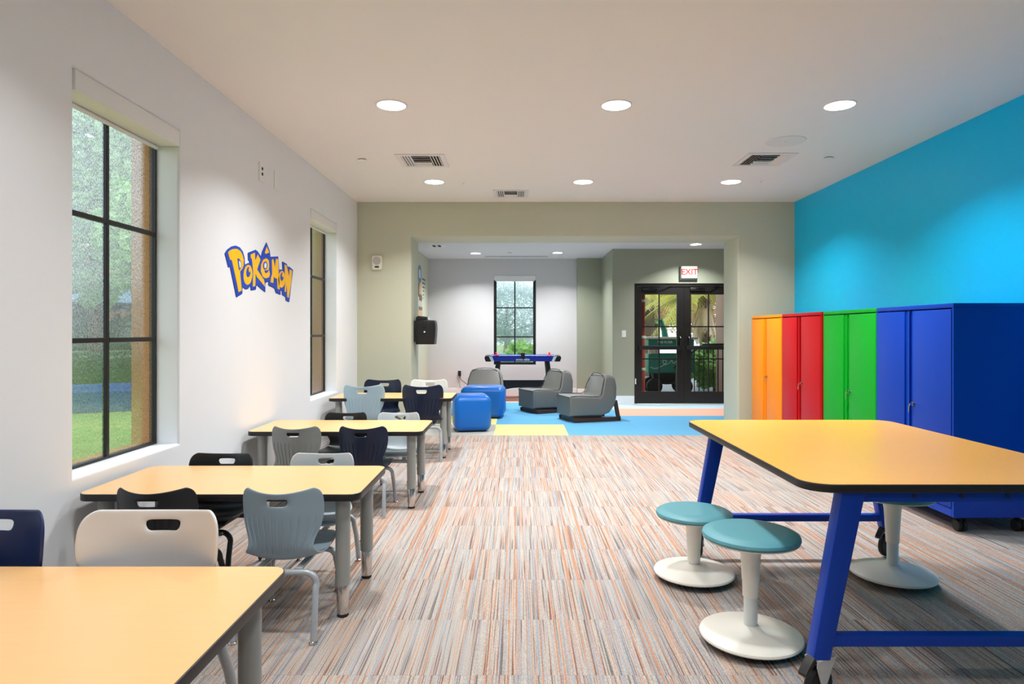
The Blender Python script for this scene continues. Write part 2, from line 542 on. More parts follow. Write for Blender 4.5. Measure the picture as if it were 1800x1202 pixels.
# floor of the main room: carpet tiles on a slab
TP = 0.4703
fb = MB()
fb.box(XL - 0.3, XR + 0.3, 1.4962, YSEAM, -0.15, -0.008)
floor = struct(fb.build('floor', M['paving'], None, smooth=0))
ff = MB(); ff.box(XL, XR, YB, 1.4962, -0.008, 0.0)
link('carpet_field', ff.mesh('carpet_field', 0), M['carpet'], floor)
tile = MB(); tile.box(-TP / 2 + 0.0004, TP / 2 - 0.0004, -TP / 2 + 0.0004, TP / 2 - 0.0004, -0.008, 0.0)
tile_me = tile.mesh('carpet_tile', 0)
nx = 12
x_start = XL - 0.06
for j in range(14):
    for i in range(nx):
        link('carpet_tile', tile_me, M['carpet'], floor, (x_start + TP * (i + 0.5), YSEAM - TP * (j + 0.5), 0))
# far room floor
fb = MB(); fb.box(-2.4, XFR + 0.2, YSEAM, YF + 0.2, -0.15, -0.008)
floor2 = struct(fb.build('floor', M['paving'], None, smooth=0))
def tilecol(i, j):
    # i: columns of 0.94 from x=-0.31 ; j: rows from the seam
    if j == 0: return 'cp_grey' if i < 0 else ('cp_yellow' if i == 0 else 'cp_blue')
    if j == 1: return 'cp_yellow' if i < 0 else 'cp_blue'
    if j == 2: return 'cp_blue' if i < 2 else 'cp_pink'
    if j == 3: return 'cp_blue' if i < 2 else 'cp_ltblue'
    if j == 4: return 'cp_pink' if i < 2 else 'cp_ltblue'
    return 'cp_red'
big = {}
for j in range(6):
    for i in range(-2, 6):
        key = tilecol(i, j)
        if key not in big:
            b_ = MB(); b_.box(-0.4695, 0.4695, -0.4695, 0.4695, -0.008, 0.0)
            big[key] = b_.mesh('carpet_tile', 0)
        cx, cy = -0.31 + 0.9403 * (i + 0.5), YSEAM + 0.9403 * (j + 0.5)
        if cy - 0.47 > YF or cx - 0.47 > XFR: continue
        link('carpet_tile', big[key], M[key], floor2, (cx, cy, 0))

# main walls
wl = struct(link('wall_left', wall_mesh('wall_left', (XL, 0, 0), (0, 1, 0), (0, 0, 1), (-1, 0, 0), (YB, YA), (0, HC), [WIN1, WIN2], 0.16, 0.018), M['wall_white']))
ext = struct(link('wall_exterior', wall_mesh('wall_exterior', (XL - 0.16, 0, 0), (0, 1, 0), (0, 0, 1), (-1, 0, 0), (YB, YA), (-0.2, HC + 0.3), [WIN1, WIN2], 0.125), M['stucco']))
b_ = MB(); b_.box(XR, XR + 0.15, YB, YG, -0.0, HC)
struct(b_.build('wall_right', M['wall_blue'], None, 0))
b_ = MB(); b_.box(XL, XR, YB - 0.15, YB, 0, HC)
struct(b_.build('wall_back', M['wall_white'], None, 0))
struct(link('wall_arch', wall_mesh('wall_arch', (0, YG, 0), (1, 0, 0), (0, 0, 1), (0, 1, 0), (XL, XFR + 0.1), (0, HC), [(-1.3275, 2.726, 0.0, 2.469)], YA - YG, 0.02), M['wall_green']))
b_ = MB(); b_.box(XL - 0.2, XR + 0.2, YB - 0.2, YG + 0.3, HC, HC + 0.12)
struct(b_.build('ceiling', M['ceiling'], None, 0))
# far room
b_ = MB(); b_.box(XFL - 0.2, XFR + 0.2, YA - 0.02, YF + 0.2, HF, HF + 0.12)
struct(b_.build('ceiling', M['ceiling_far'], None, 0))
b_ = MB(); b_.box(XFL - 0.15, XFL, YA, YF, 0, HF)
struct(b_.build('wall_far_left', M['wall_green'], None, 0))
struct(link('wall_far', wall_mesh('wall_far', (0, YF, 0), (1, 0, 0), (0, 0, 1), (0, 1, 0), (XFL - 0.15, 1.19), (0, HF), [WINF], 0.2, 0.008), M['wall_grey']))
b_ = MB(); b_.box(1.18, 1.82, 12.95, 13.3, 0, HF)
b_.box(1.67, 1.82, YD + 0.16, 12.95, 0, HF)
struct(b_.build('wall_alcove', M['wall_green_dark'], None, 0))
DX0, DX1, DZ = 2.06, 3.84, 2.147
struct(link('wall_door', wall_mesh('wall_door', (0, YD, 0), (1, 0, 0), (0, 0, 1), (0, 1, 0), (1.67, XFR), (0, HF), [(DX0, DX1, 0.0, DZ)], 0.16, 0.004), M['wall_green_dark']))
b_ = MB(); b_.box(XFR, XFR + 0.1, YA, YD + 0.1, 0, HF)
struct(b_.build('wall_far_right', M['wall_green'], None, 0))

# baseboards
def baseboard(name, x0, x1, y0, y1, nrm, h=0.155, t=0.016):
    b = MB()
    px, py = nrm
    if px:
        X0, X1 = (x0, x0 + px * t)
        b.box(min(X0, X1), max(X0, X1), y0, y1, 0, h - 0.02)
        b.box(min(x0, x0 + px * t * 0.6), max(x0, x0 + px * t * 0.6), y0, y1, h - 0.02, h)
    else:
        Y0, Y1 = (y0, y0 + py * t)
        b.box(x0, x1, min(Y0, Y1), max(Y0, Y1), 0, h - 0.02)
        b.box(x0, x1, min(y0, y0 + py * t * 0.6), max(y0, y0 + py * t * 0.6), h - 0.02, h)
    return struct(b.build(name, M['trim'], None, 0))
baseboard('baseboard_left', XL, XL, YB, YG, (1, 0))
baseboard('baseboard_right', XR, XR, YB, YG, (-1, 0))
baseboard('baseboard_arch', XL + 0.016, -1.3475, YG, YG, (0, -1))
baseboard('baseboard_arch', 2.746, XR - 0.016, YG, YG, (0, -1))
baseboard('baseboard_far', XFL, 1.18, YF, YF, (0, -1))
baseboard('baseboard_far_left', XFL, XFL, YA, YF - 0.016, (1, 0))
baseboard('baseboard_alcove', 1.18, 1.67, 12.95, 12.95, (0, -1))
baseboard('baseboard_alcove', 1.67, 1.67, YD, 12.93, (-1, 0))
baseboard('baseboard_door', 1.654, DX0 - 0.004, YD, YD, (0, -1))

# ------------------------------------------------------------------ windows
def side_window(idx, W, glassmat):
    y0, y1, z0, z1 = W
    root = struct_empty('window_%d' % idx)
    xg = -2.147
    root.location = (xg, (y0 + y1) / 2, z0)
    hw, h = (y1 - y0) / 2, z1 - z0
    fw = 0.014
    f = MB()
    f.box(-0.025, 0.012, -hw, -hw + fw, 0, h); f.box(-0.025, 0.012, hw - fw, hw, 0, h)
    f.box(-0.025, 0.012, -hw + fw, hw - fw, 0, fw); f.box(-0.025, 0.012, -hw + fw, hw - fw, h - fw, h)
    f.build('window_frame', M['black_frame'], root, 0)
    b = MB(); b.box(-0.012, 0.012, -0.0125, 0.0125, fw, h - fw, 0.002, 1)
    b.build('muntin', M['black_frame'], root, 0)
    zc = [h / 3 - 0.0, 2 * h / 3]
    for z in zc:
        for s in (-1, 1):
            b = MB(); b.box(-0.012, 0.013, min(s * 0.0125, s * (hw - fw)), max(s * 0.0125, s * (hw - fw)), z - 0.0125, z + 0.0125, 0.002, 1)
            b.build('muntin', M['black_frame'], root, 0)
    zs = [fw, zc[0] - 0.0125, zc[0] + 0.0125, zc[1] - 0.0125, zc[1] + 0.0125, h - fw]
    for r in range(3):
        for s in (-1, 1):
            a, c = sorted((s * 0.0125, s * (hw - fw)))
            b = MB(); b.box(-0.003, 0.003, a, c, zs[2 * r], zs[2 * r + 1])
            b.build('pane', glassmat, root, 0)
    return root
side_window(1, WIN1, M['glass_rain'])
side_window(2, WIN2, M['glass_rain'])

def side_blind(W, label):
    y0, y1, z0, z1 = W
    t = thing('roller_blind', label, 'blind', (XL, (y0 + y1) / 2, z1))
    hw = (y1 - y0) / 2 - 0.006
    b = MB(); b.box(-0.14, 0.003, -hw, hw, -0.098, -0.004, 0.004, 2)
    b.build('cassette', M['white_plastic'], t)
    b = MB(); b.cyl((-0.122, -hw + 0.02, -0.112), (-0.122, hw - 0.02, -0.112), 0.011, n=14)
    b.build('hem_bar', M['white_plastic'], t)
    b = MB(); b.box(-0.128, -0.118, -hw + 0.03, hw - 0.03, -0.103, -0.097)
    b.build('fabric', M['grille_grey'], t, 0)
side_blind(WIN1, 'white roller blind cassette drawn up in the wide rain-streaked window')
side_blind(WIN2, 'white roller blind cassette drawn up in the narrow-looking window beside the green wall')

# far window
root = struct_empty('window_3')
root.location = ((WINF[0] + WINF[1]) / 2, YF + 0.06, WINF[2])
hw, h = (WINF[1] - WINF[0]) / 2, WINF[3] - WINF[2]
f = MB()
f.box(-hw, -hw + 0.055, -0.03, 0.03, 0, h); f.box(hw - 0.055, hw, -0.03, 0.03, 0, h)
f.box(-hw + 0.055, hw - 0.055, -0.03, 0.03, 0, 0.05); f.box(-hw + 0.055, hw - 0.055, -0.03, 0.03, h - 0.055, h)
f.build('window_frame', M['black_frame'], root, 0)
b = MB(); b.box(-0.013, 0.013, -0.015, 0.015, 0.05, h - 0.055); b.build('muntin', M['black_frame'], root, 0)
zz = [0.05, 1.29 - (592 - VY) / FPX * 13.16 - WINF[2], 1.29 - (541 - VY) / FPX * 13.16 - WINF[2], h - 0.055]
for z in zz[1:3]:
    for s in (-1, 1):
        a, c = sorted((s * 0.013, s * (hw - 0.055)))
        b = MB(); b.box(a, c, -0.015, 0.015, z - 0.012, z + 0.012); b.build('muntin', M['black_frame'], root, 0)
for r in range(3):
    for s in (-1, 1):
        a, c = sorted((s * 0.013, s * (hw - 0.055)))
        b = MB(); b.box(a, c, -0.004, 0.004, zz[r] + (0.012 if r else 0), zz[r + 1] - (0.012 if r < 2 else 0))
        b.build('pane', M['glass_rain'], root, 0)
t = thing('roller_blind', 'white roller blind cassette above the far window behind the air hockey table', 'blind', (root.location.x, YF, WINF[3]))
b = MB(); b.box(-hw + 0.003, hw - 0.003, -0.012, 0.028, -0.10, -0.004, 0.004, 2); b.build('cassette', M['white_plastic'], t)
b = MB(); b.cyl((-hw + 0.03, 0.006, -0.112), (hw - 0.03, 0.006, -0.112), 0.011, n=12); b.build('hem_bar', M['white_plastic'], t)

# ------------------------------------------------------------------ glazed double door
door = struct_empty('door_1')
door.location = (DX0, YD, 0)
dw = DX1 - DX0
fr = 0.05
f = MB()
f.box(0, fr, 0.02, 0.12, 0, DZ); f.box(dw - fr, dw, 0.02, 0.12, 0, DZ); f.box(fr, dw - fr, 0.02, 0.12, DZ - fr, DZ)
f.build('door_frame', M['black_frame'], door, 0)
b = MB(); b.box(-0.02, dw + 0.02, -0.03, 0.13, 0.0, 0.014, 0.003, 1); b.build('threshold', M['zinc'], door, 0)
lw = (dw - 2 * fr) / 2 - 0.004
for s in (0, 1):
    x0 = fr + 0.002 if s == 0 else dw / 2 + 0.002
    lf = MB()
    st, tr_, br = 0.125 if False else 0.105, 0.15, 0.20
    hh = DZ - fr - 0.004
    L0, L1 = x0, x0 + lw
    gx0, gx1 = (L0 + 0.085, L1 - 0.125) if s == 0 else (L0 + 0.125, L1 - 0.085)
    lf.box(L0, gx0, 0.04, 0.085, 0.016, hh); lf.box(gx1, L1, 0.04, 0.085, 0.016, hh)
    lf.box(gx0, gx1, 0.04, 0.085, 0.016, 0.225); lf.box(gx0, gx1, 0.04, 0.085, hh - 0.14, hh)
    leaf = lf.build('door_leaf', M['black_frame'], door, 0)
    gz0, gz1 = 0.225, hh - 0.14
    gm = (gx0 + gx1) / 2
    za, zb = 1.29 + 9 / FPX * YD, 1.29 - 48 / FPX * YD
    b = MB(); b.box(gm - 0.011, gm + 0.011, 0.052, 0.073, gz0, gz1); b.build('muntin', M['black_frame'], leaf, 0)
    for z in (za, zb):
        for (a, c) in ((gx0, gm - 0.011), (gm + 0.011, gx1)):
            b = MB(); b.box(a, c, 0.052, 0.073, z - 0.011, z + 0.011); b.build('muntin', M['black_frame'], leaf, 0)
    zl = [gz0, zb - 0.011, zb + 0.011, za - 0.011, za + 0.011, gz1]
    for r in range(3):
        for (a, c) in ((gx0, gm - 0.011), (gm + 0.011, gx1)):
            b = MB(); b.box(a, c, 0.059, 0.065, zl[2 * r], zl[2 * r + 1]); b.build('pane', M['glass'], leaf, 0)
    zp = 1.29 - 28 / FPX * YD
    b = MB(); b.box(L0 + 0.03, L1 - 0.03, -0.02, 0.012, zp - 0.035, zp + 0.035, 0.006, 2)
    b.box(L0 + 0.03, L0 + 0.09, 0.012, 0.042, zp - 0.03, zp + 0.03); b.box(L1 - 0.09, L1 - 0.03, 0.012, 0.042, zp - 0.03, zp + 0.03)
    b.build('push_bar', M['black_plastic'], leaf)
    hx = gx1 + 0.05 if s == 0 else gx0 - 0.05
    b = MB(); b.tube([(hx, 0.042, zp + 0.19), (hx, -0.01, zp + 0.185), (hx, -0.02, zp + 0.17), (hx, -0.02, zp + 0.05), (hx, 0.0, zp + 0.03)], 0.011, 8)
    b.build('pull_handle', M['black_plastic'], leaf)
    b = MB(); b.box(L0 + 0.10, L0 + 0.36, 0.0, 0.04, hh - 0.075, hh - 0.02, 0.006, 2)
    b.tube([(L0 + 0.2, -0.005, hh - 0.03), (L0 + 0.42, -0.03, hh - 0.02), (L0 + 0.62, 0.03, hh + 0.006)], 0.008, 8)
    b.build('door_closer', M['black_plastic'], leaf)
b = MB(); b.box(0.012, 0.032, 0.005, 0.02, 0.36, 0.46, 0.003, 1); b.build('door_sensor', M['white_plastic'], door, 0)

# ------------------------------------------------------------------ ceiling fittings
def downlight(x, y, z, r, watts, label, group):
    t = thing('downlight', label, 'ceiling light', (x, y, z), 0, group)
    b = MB(); b.lathe([(r, -0.001), (r + 0.012, -0.002), (r + 0.012, -0.006), (r + 0.004, -0.009), (r, -0.008)], n=40)
    b.build('trim_ring', M['white_plastic'], t)
    b = MB(); b.lathe([(0, -0.007), (r * 0.6, -0.0068), (r, -0.005)], n=40)
    b.build('lens', M['lens'], t)
    ld = bpy.data.lights.new('lamp', 'AREA')
    ld.shape = 'DISK'; ld.size = r * 2.0
    ld.energy = watts
    ld.color = (0.97, 0.985, 1.0)
    ld.spread = math.radians(128)
    lo = bpy.data.objects.new('lamp', ld)
    COL.objects.link(lo)
    lo.parent = t
    lo.location = (0, 0, -0.012)
    return t
names_x = ('above the row of small tables', 'above the middle of the striped carpet', 'beside the cyan wall')
for (y, rowname) in ((4.6, 'big round lit downlight'), (6.95, 'smaller-looking round lit downlight before the green wall')):
    for x, nm in zip((-0.90, 0.695, 2.28), names_x):
        downlight(x, y, HC, 0.100, LAMP_W, rowname + ', ' + nm, 'downlights of the main ceiling')
for y, k in ((2.25, 'overhead'), (-0.1, 'behind the camera')):  # unseen rows, added to brighten the near end of the room
    for x, nm in zip((-0.90, 0.695), names_x):
        downlight(x, y, HC, 0.100, LAMP_FILL_W, 'added unseen fill downlight ' + k + ', ' + nm, 'downlights of the main ceiling')
for (px, py, nm) in ((836, 445, 'round lit downlight in the far room near the slotted vent end'), (980, 444, 'round lit downlight in the far room between far window and olive alcove'), (1223, 429, 'round lit downlight in the far room above the exit sign')):
    Y = FPX * (HF - CAMH) / (VY - py)
    downlight((px - VX) / FPX * Y, Y, HF, 0.09, LAMP_FAR_W, nm, 'downlights of the far room')
downlight(0.6, 9.6, HF, 0.09, LAMP_FAR_W, 'round lit downlight of the far room hidden above the arch', 'downlights of the far room')

def vent(x, y, z, w, label, mirror=1):
    t = thing('ceiling_vent', label, 'vent', (x, y, z), 0, 'square vents of the main ceiling')
    b = MB(); h = w / 2; f_ = 0.045
    b.box(-h, h, -h, -h + f_, -0.008, -0.0005); b.box(-h, h, h - f_, h, -0.008, -0.0005)
    b.box(-h, -h + f_, -h + f_, h - f_, -0.008, -0.0005); b.box(h - f_, h, -h + f_, h - f_, -0.008, -0.0005)
    b.build('frame', M['ceiling_far'], t, 0)
    b = MB(); b.box(-h + f_, h - f_, -h + f_, h - f_, -0.003, -0.0005); b.build('shade_plate', M['shade_dark'], t, 0)  # flat dark plate painted as the shade between the slats
    inn = h - f_
    cw = inn * 0.48
    for s in (-1, 1):
        for k in range(4):
            xx = s * (cw + (inn - cw) * (k + 0.15) / 3.6)
            b = MB(); b.obox((xx, 0, -0.006), (0.020, 2 * inn, 0.0016), Euler((0, s * math.radians(38), 0)).to_matrix())
            b.build('slat', M['ceiling_far'], t, 0)
    for k in range(5):
        yy = -inn + 2 * inn * (k + 0.4) / 5
        ang = math.radians(42 if yy < 0 else -42)
        b = MB(); b.obox((0, yy, -0.006), (2 * cw - 0.01, 0.030, 0.0016), Euler((ang, 0, 0)).to_matrix())
        b.build('slat', M['ceiling_far'], t, 0)
vent(-0.90, 6.1, HC, 0.45, 'square slatted ceiling vent on the window side of the room')
vent(2.30, 6.06, HC, 0.45, 'square slatted ceiling vent by the round speaker and cyan wall')
vent(-0.085, 7.56, HC, 0.41, 'square slatted ceiling vent just before the top of the arch')

t = thing('ceiling_speaker', 'flat round off-white ceiling speaker cover beside the slatted vent', 'speaker', (2.26, 5.48, HC))
b = MB(); b.lathe([(0, -0.007), (0.14, -0.007), (0.158, -0.006), (0.163, -0.0005)], n=48); b.build('grille', M['ceiling_far'], t)
b = MB(); b.lathe([(0, -0.009), (0.006, -0.009), (0.006, -0.007)], n=12); b.build('logo_dot', M['grille_grey'], t)
for (x, y, z, r, lab) in ((-1.46, 6.06, HC, 0.042, 'small round sprinkler cover near the window wall'), (2.87, 6.0, HC, 0.042, 'small round sprinkler cover near the cyan wall'), (-0.16, 12.05, HF, 0.04, 'small round sprinkler cover in the far room ceiling')):
    t = thing('sprinkler_cover', lab, 'sprinkler', (x, y, z), 0)
    b = MB(); b.lathe([(0, -0.012), (r * 0.9, -0.012), (r, -0.010), (r, -0.006)], n=28); b.build('cover_plate', M['white_plastic'], t)
    b = MB(); b.lathe([(r * 0.86, -0.006), (r * 0.86, -0.0005)], n=28); b.build('cup', M['shade_dark'], t)
for (x, y, lab) in ((-0.59, 6.98, 'tiny ceiling sensor beside the far downlight over the tables'), (2.58, 6.9, 'tiny ceiling sensor beside the far downlight by the cyan wall')):
    t = thing('ceiling_sensor', lab, 'sensor', (x, y, HC))
    b = MB(); b.lathe([(0, -0.016), (0.018, -0.015), (0.028, -0.008), (0.03, -0.0005)], n=20); b.build('dome', M['white_plastic'], t)
    b = MB(); b.lathe([(0, -0.0175), (0.006, -0.0172), (0.007, -0.015)], n=10); b.build('indicator', M['shade_dark'], t)
t = thing('slot_diffuser', 'long dark slot air diffuser in the far room ceiling', 'vent', (-0.04, 12.6, HF))
b = MB(); b.box(-0.6, 0.6, -0.03, 0.03, -0.004, -0.0005); b.build('slot', M['shade_dark'], t, 0)
b = MB(); b.box(-0.62, 0.62, 0.03, 0.045, -0.006, -0.0005); b.box(-0.62, 0.62, -0.045, -0.03, -0.006, -0.0005); b.build('frame', M['white_plastic'], t, 0)
t = thing('ceiling_vent', 'small vent with two dark slots in the far room ceiling corner', 'vent', (-1.40, 11.1, HF))
b = MB(); b.box(-0.16, 0.16, -0.12, 0.12, -0.004, -0.0005); b.build('frame', M['white_plastic'], t, 0)
for xx in (-0.04, 0.05):
    b = MB(); b.obox((xx, 0, -0.005), (0.05, 0.2, 0.003)); b.build('slot', M['shade_dark'], t, 0)

# ------------------------------------------------------------------ wall fittings
def gpt(px, py, Y):      # a photo pixel on the plane at depth Y
    return ((px - VX) / FPX * Y, Y, CAMH - (py - VY) / FPX * Y)
x, y, z = gpt(663.5, 462, YG)
t = thing('wall_speaker', 'cream fire alarm speaker on the green wall beside the arch', 'alarm', (x, YG, z))
b = MB(); b.prism([(px_, -0.001, pz_) for px_, pz_ in rrect(0.122, 0.172, 0.018)], (0, -0.034, 0), 0.005, 2); b.build('housing', M['cream_plastic'], t)
b = MB(); b.lathe([(0, 0.004), (0.048, 0.004), (0.05, 0)], n=32, M=Matrix.Translation((0, -0.0345, 0.022)) @ Matrix.Rotation(PI / 2, 4, 'X')); b.build('grille', M['grille_grey'], t)
b = MB(); b.box(-0.026, 0.026, -0.042, -0.035, -0.064, -0.042, 0.003, 1); b.build('strobe', M['exit_dark'], t)
x, y, z = gpt(1096.5, 586.5, YD)
t = thing('light_switch', 'white light switch plate on the olive wall by the glazed doors', 'switch', (x, YD, z))
b = MB(); b.box(-0.038, 0.038, -0.006, -0.0005, -0.06, 0.06, 0.002, 1); b.build('plate', M['white_plastic'], t)
b = MB(); b.box(-0.017, 0.017, -0.010, -0.006, -0.034, 0.034, 0.002, 1); b.build('rocker', M['trim'], t)
x, y, z = gpt(808, 656, YF)
t = thing('power_outlet', 'white wall outlet low on the pale far wall behind the plug', 'outlet', (x, YF, z))
b = MB(); b.box(-0.036, 0.036, -0.006, -0.0005, -0.058, 0.058, 0.002, 1); b.build('plate', M['white_plastic'], t)
for s in (-1, 1):
    b = MB(); b.box(-0.016, 0.016, -0.008, -0.006, s * 0.022 - 0.014, s * 0.022 + 0.014, 0.001, 1); b.build('socket', M['trim'], t)
t = thing('power_cable', 'black plug with grey cord running to the air hockey table', 'cord', (x, YF - 0.008, z))
b = MB(); b.box(-0.03, 0.03, -0.05, -0.0005, -0.055, 0.055, 0.008, 2); b.build('plug', M['black_plastic'], t)
pts = []
for (px, py, Y) in ((808, 662, 13.05), (811, 668, 13.04), (818, 673, 13.03), (828, 681, 13.02), (846, 690, 13.0), (868, 692, 12.95), (880, 689, 12.85), (886, 686, 12.7)):
    g = gpt(px, py, Y); pts.append((g[0] - x, g[1] - YF + 0.008, max(g[2], 0.02) - z))
b = MB(); b.tube(pts, 0.008, 8); b.build('cable', M['cord'], t)
# plates on the window wall
def wy(px): return -XL * FPX / (VX - px)
def wz(px, py): return CAMH - (py - VY) / FPX * wy(px)
for (px, py, nm, lab, holes) in ((459, 303, 'wall_outlet', 'white cable outlet plate high on the window wall', True), (485, 317, 'blank_plate', 'blank white cover plate high on the window wall', False)):
    t = thing(nm, lab, 'wall plate', (XL, wy(px), wz(px, py)))
    b = MB(); b.box(0.0005, 0.007, -0.045, 0.045, -0.075, 0.075, 0.002, 1); b.build('plate', M['white_plastic'], t)
    if holes:
        for zz_ in (0.03, -0.012):
            b = MB(); b.lathe([(0, 0.004), (0.012, 0.004), (0.013, 0)], n=16, M=Matrix.Translation((0.0065, 0.005, zz_)) @ Matrix.Rotation(PI / 2, 4, 'Y')); b.build('jack', M['shade_dark'], t)
# exit sign
x, y, z = gpt(1209, 480, YD)
t = thing('exit_sign', 'white exit sign with red letters above the glazed doors', 'sign', (x, YD, z))
b = MB(); b.box(-0.155, 0.155, -0.045, -0.0005, -0.125, 0.115, 0.004, 1); b.build('housing', M['exit_dark'], t)
b = MB(); b.box(-0.125, 0.155, -0.050, -0.045, -0.09, 0.118, 0.002, 1); b.build('face', M['exit_white'], t)
text_mesh('EXIT', 0.142, 0.002, M['exit_red'], t, (0.017, -0.0525, 0.014), (PI / 2, 0, 0))

# yellow and blue lettering on the window wall (outline traced in wall coordinates)
def lw_pt(cx, cy, off):
    px, py = 380 + cx / 8.0125, 400 + cy / 8.0125
    return (off, wy(px), wz(px, py))
LO = (0.0, wy(455), wz(455, 480))
t = thing('wall_lettering', 'yellow and blue cartoon-style lettering decal on the white window wall', 'decal', (XL, LO[1], LO[2]))
def decal(name, pts, off, th, m):
    b = MB()
    b.prism([(off, lw_pt(cx, cy, 0)[1] - LO[1], lw_pt(cx, cy, 0)[2] - LO[2]) for cx, cy in pts], (th, 0, 0))
    return b.build(name, m, t, 0)
outline = [(120, 360), (150, 308), (210, 265), (270, 252), (330, 278), (372, 335), (396, 420), (402, 520), (440, 500), (470, 505), (463, 460), (450, 455), (447, 352), (555, 310), (572, 345), (570, 318), (632, 410), (648, 330), (705, 205), (752, 330), (762, 410), (870, 405), (885, 592), (905, 588), (937, 600), (930, 475), (990, 510), (1010, 560), (1022, 545), (1080, 595), (1027, 1045), (982, 1022), (975, 972), (930, 942), (928, 885), (905, 885), (905, 942), (840, 912), (825, 855), (806, 840), (738, 810), (735, 755), (690, 775), (690, 907), (566, 800), (556, 870), (490, 882), (480, 815), (450, 858), (412, 866), (368, 828), (365, 930), (285, 980), (195, 550), (170, 556)]
sh = [(a - 6, c + 8) for a, c in outline]
decal('shadow_layer', sh, 0.0004, 0.0008, M['decal_navy'])
decal('outline_layer', outline, 0.0013, 0.0012, M['decal_blue'])
def letter(*shapes):
    root_l = None
    for k, (pts, m, off) in enumerate(shapes):
        o = decal('letter' if k == 0 else 'counter', pts, off, 0.0012, m)
        if k == 0: root_l = o
        else: o.parent = root_l
Yw, Bl, Wh = M['decal_yellow'], M['decal_blue'], M['wall_white']
def ell(cx, cy, rx, ry, tilt=0.0, n=24):
    out = []
    for k in range(n):
        a = 2 * PI * k / n
        ux, uy = rx * math.cos(a), ry * math.sin(a)
        out.append((cx + ux * math.cos(tilt) - uy * math.sin(tilt), cy + ux * math.sin(tilt) + uy * math.cos(tilt)))
    return out
letter(([(160, 350), (185, 322), (232, 300), (285, 298), (330, 325), (362, 380), (382, 450), (380, 530), (362, 580), (330, 618), (340, 740), (354, 885), (310, 908), (265, 690), (218, 478), (208, 450), (190, 458)], Yw, 0.0027),
       ([(290, 435), (312, 432), (336, 470), (342, 530), (336, 575), (316, 605), (306, 560)], Bl, 0.0041), ([(308, 470), (322, 472), (333, 505), (334, 545), (322, 572), (314, 530)], Wh, 0.0055))
letter((ell(441, 665, 62, 142, 0.06), Yw, 0.0027), (ell(446, 625, 30, 72, 0.1), Bl, 0.0041), (ell(460, 592, 15, 40, 0.1), Yw, 0.0055))
letter(([(478, 378), (540, 352), (543, 470), (580, 375), (618, 450), (570, 590), (668, 735), (684, 835), (566, 690), (548, 640), (545, 822), (510, 832), (515, 620), (497, 440), (482, 430)], Yw, 0.0027))
letter(([(700, 430), (735, 460), (742, 540), (732, 600), (690, 600), (668, 610), (690, 645), (720, 630), (742, 600), (752, 660), (735, 700), (690, 715), (650, 690), (622, 610), (628, 520), (655, 455)], Yw, 0.0027),
       (ell(683, 535, 30, 58, 0.05), Bl, 0.0041), (ell(683, 535, 16, 38, 0.05), Wh, 0.0055))
letter(([(706, 268), (742, 350), (690, 372), (680, 350)], Yw, 0.0027))
letter(([(778, 455), (800, 440), (822, 560), (834, 440), (866, 440), (880, 700), (888, 872), (858, 862), (852, 720), (826, 712), (805, 690), (798, 780), (760, 770), (768, 700), (782, 660)], Yw, 0.0027))
letter((ell(918, 728, 50, 118, 0.04), Yw, 0.0027), (ell(920, 690, 24, 58, 0.06), Bl, 0.0041), (ell(930, 668, 12, 32, 0.06), Yw, 0.0055))
letter(([(958, 520), (985, 530), (1022, 690), (1028, 585), (1064, 605), (1050, 780), (1016, 988), (996, 980), (990, 850), (985, 800), (976, 905), (958, 900), (968, 760)], Yw, 0.0027))

# faded totem-like decal on the far room side wall: plain patches and script-like strokes
t = thing('wall_decal', 'blue grey and brown patchwork decal on the sage wall past the arch', 'decal', (XFL, 12.35, 1.9))
def fdec(name, y0, y1, pyt, pyb, m, off, rr=0.04):
    za, zb = CAMH + (VY - pyb) / FPX * 12.3, CAMH + (VY - pyt) / FPX * 12.3
    b = MB(); b.prism([(off, yy, zz_) for yy, zz_ in rrect(y1 - y0, zb - za, min(rr, (zb - za) / 2.2, (y1 - y0) / 2.2), 5, (y0 + y1) / 2 - 12.35, (za + zb) / 2 - 1.9)], (0.0015, 0, 0))
    return b.build(name, m, t, 0)
fdec('patch', 11.72, 12.10, 470, 500, M['decal_grey'], 0.0005, 0.12)
fdec('patch', 11.78, 12.02, 477, 492, M['cp_ltblue'], 0.0022, 0.09)
fdec('patch', 11.78, 12.12, 499, 520, M['decal_tan'], 0.0005)
fdec('patch', 11.74, 11.86, 500, 524, M['decal_brown'], 0.0022)
fdec('patch', 11.84, 12.18, 519, 530, M['decal_brown'], 0.0022)
fdec('patch', 11.76, 12.20, 528, 542, M['cp_grey'], 0.0005)
fdec('patch', 11.76, 12.22, 540, 546, M['decal_brown'], 0.0022)
fdec('patch', 11.74, 12.24, 545, 565, M['decal_tan'], 0.0005)
for k, (pyt, pyb) in enumerate(((489, 492), (496, 499), (503, 506), (510, 512), (517, 519), (523, 525))):
    fdec('stroke', 12.2 + 0.02 * k, 12.62 - 0.05 * k, pyt, pyb, M['decal_ink'], 0.0005, 0.01)

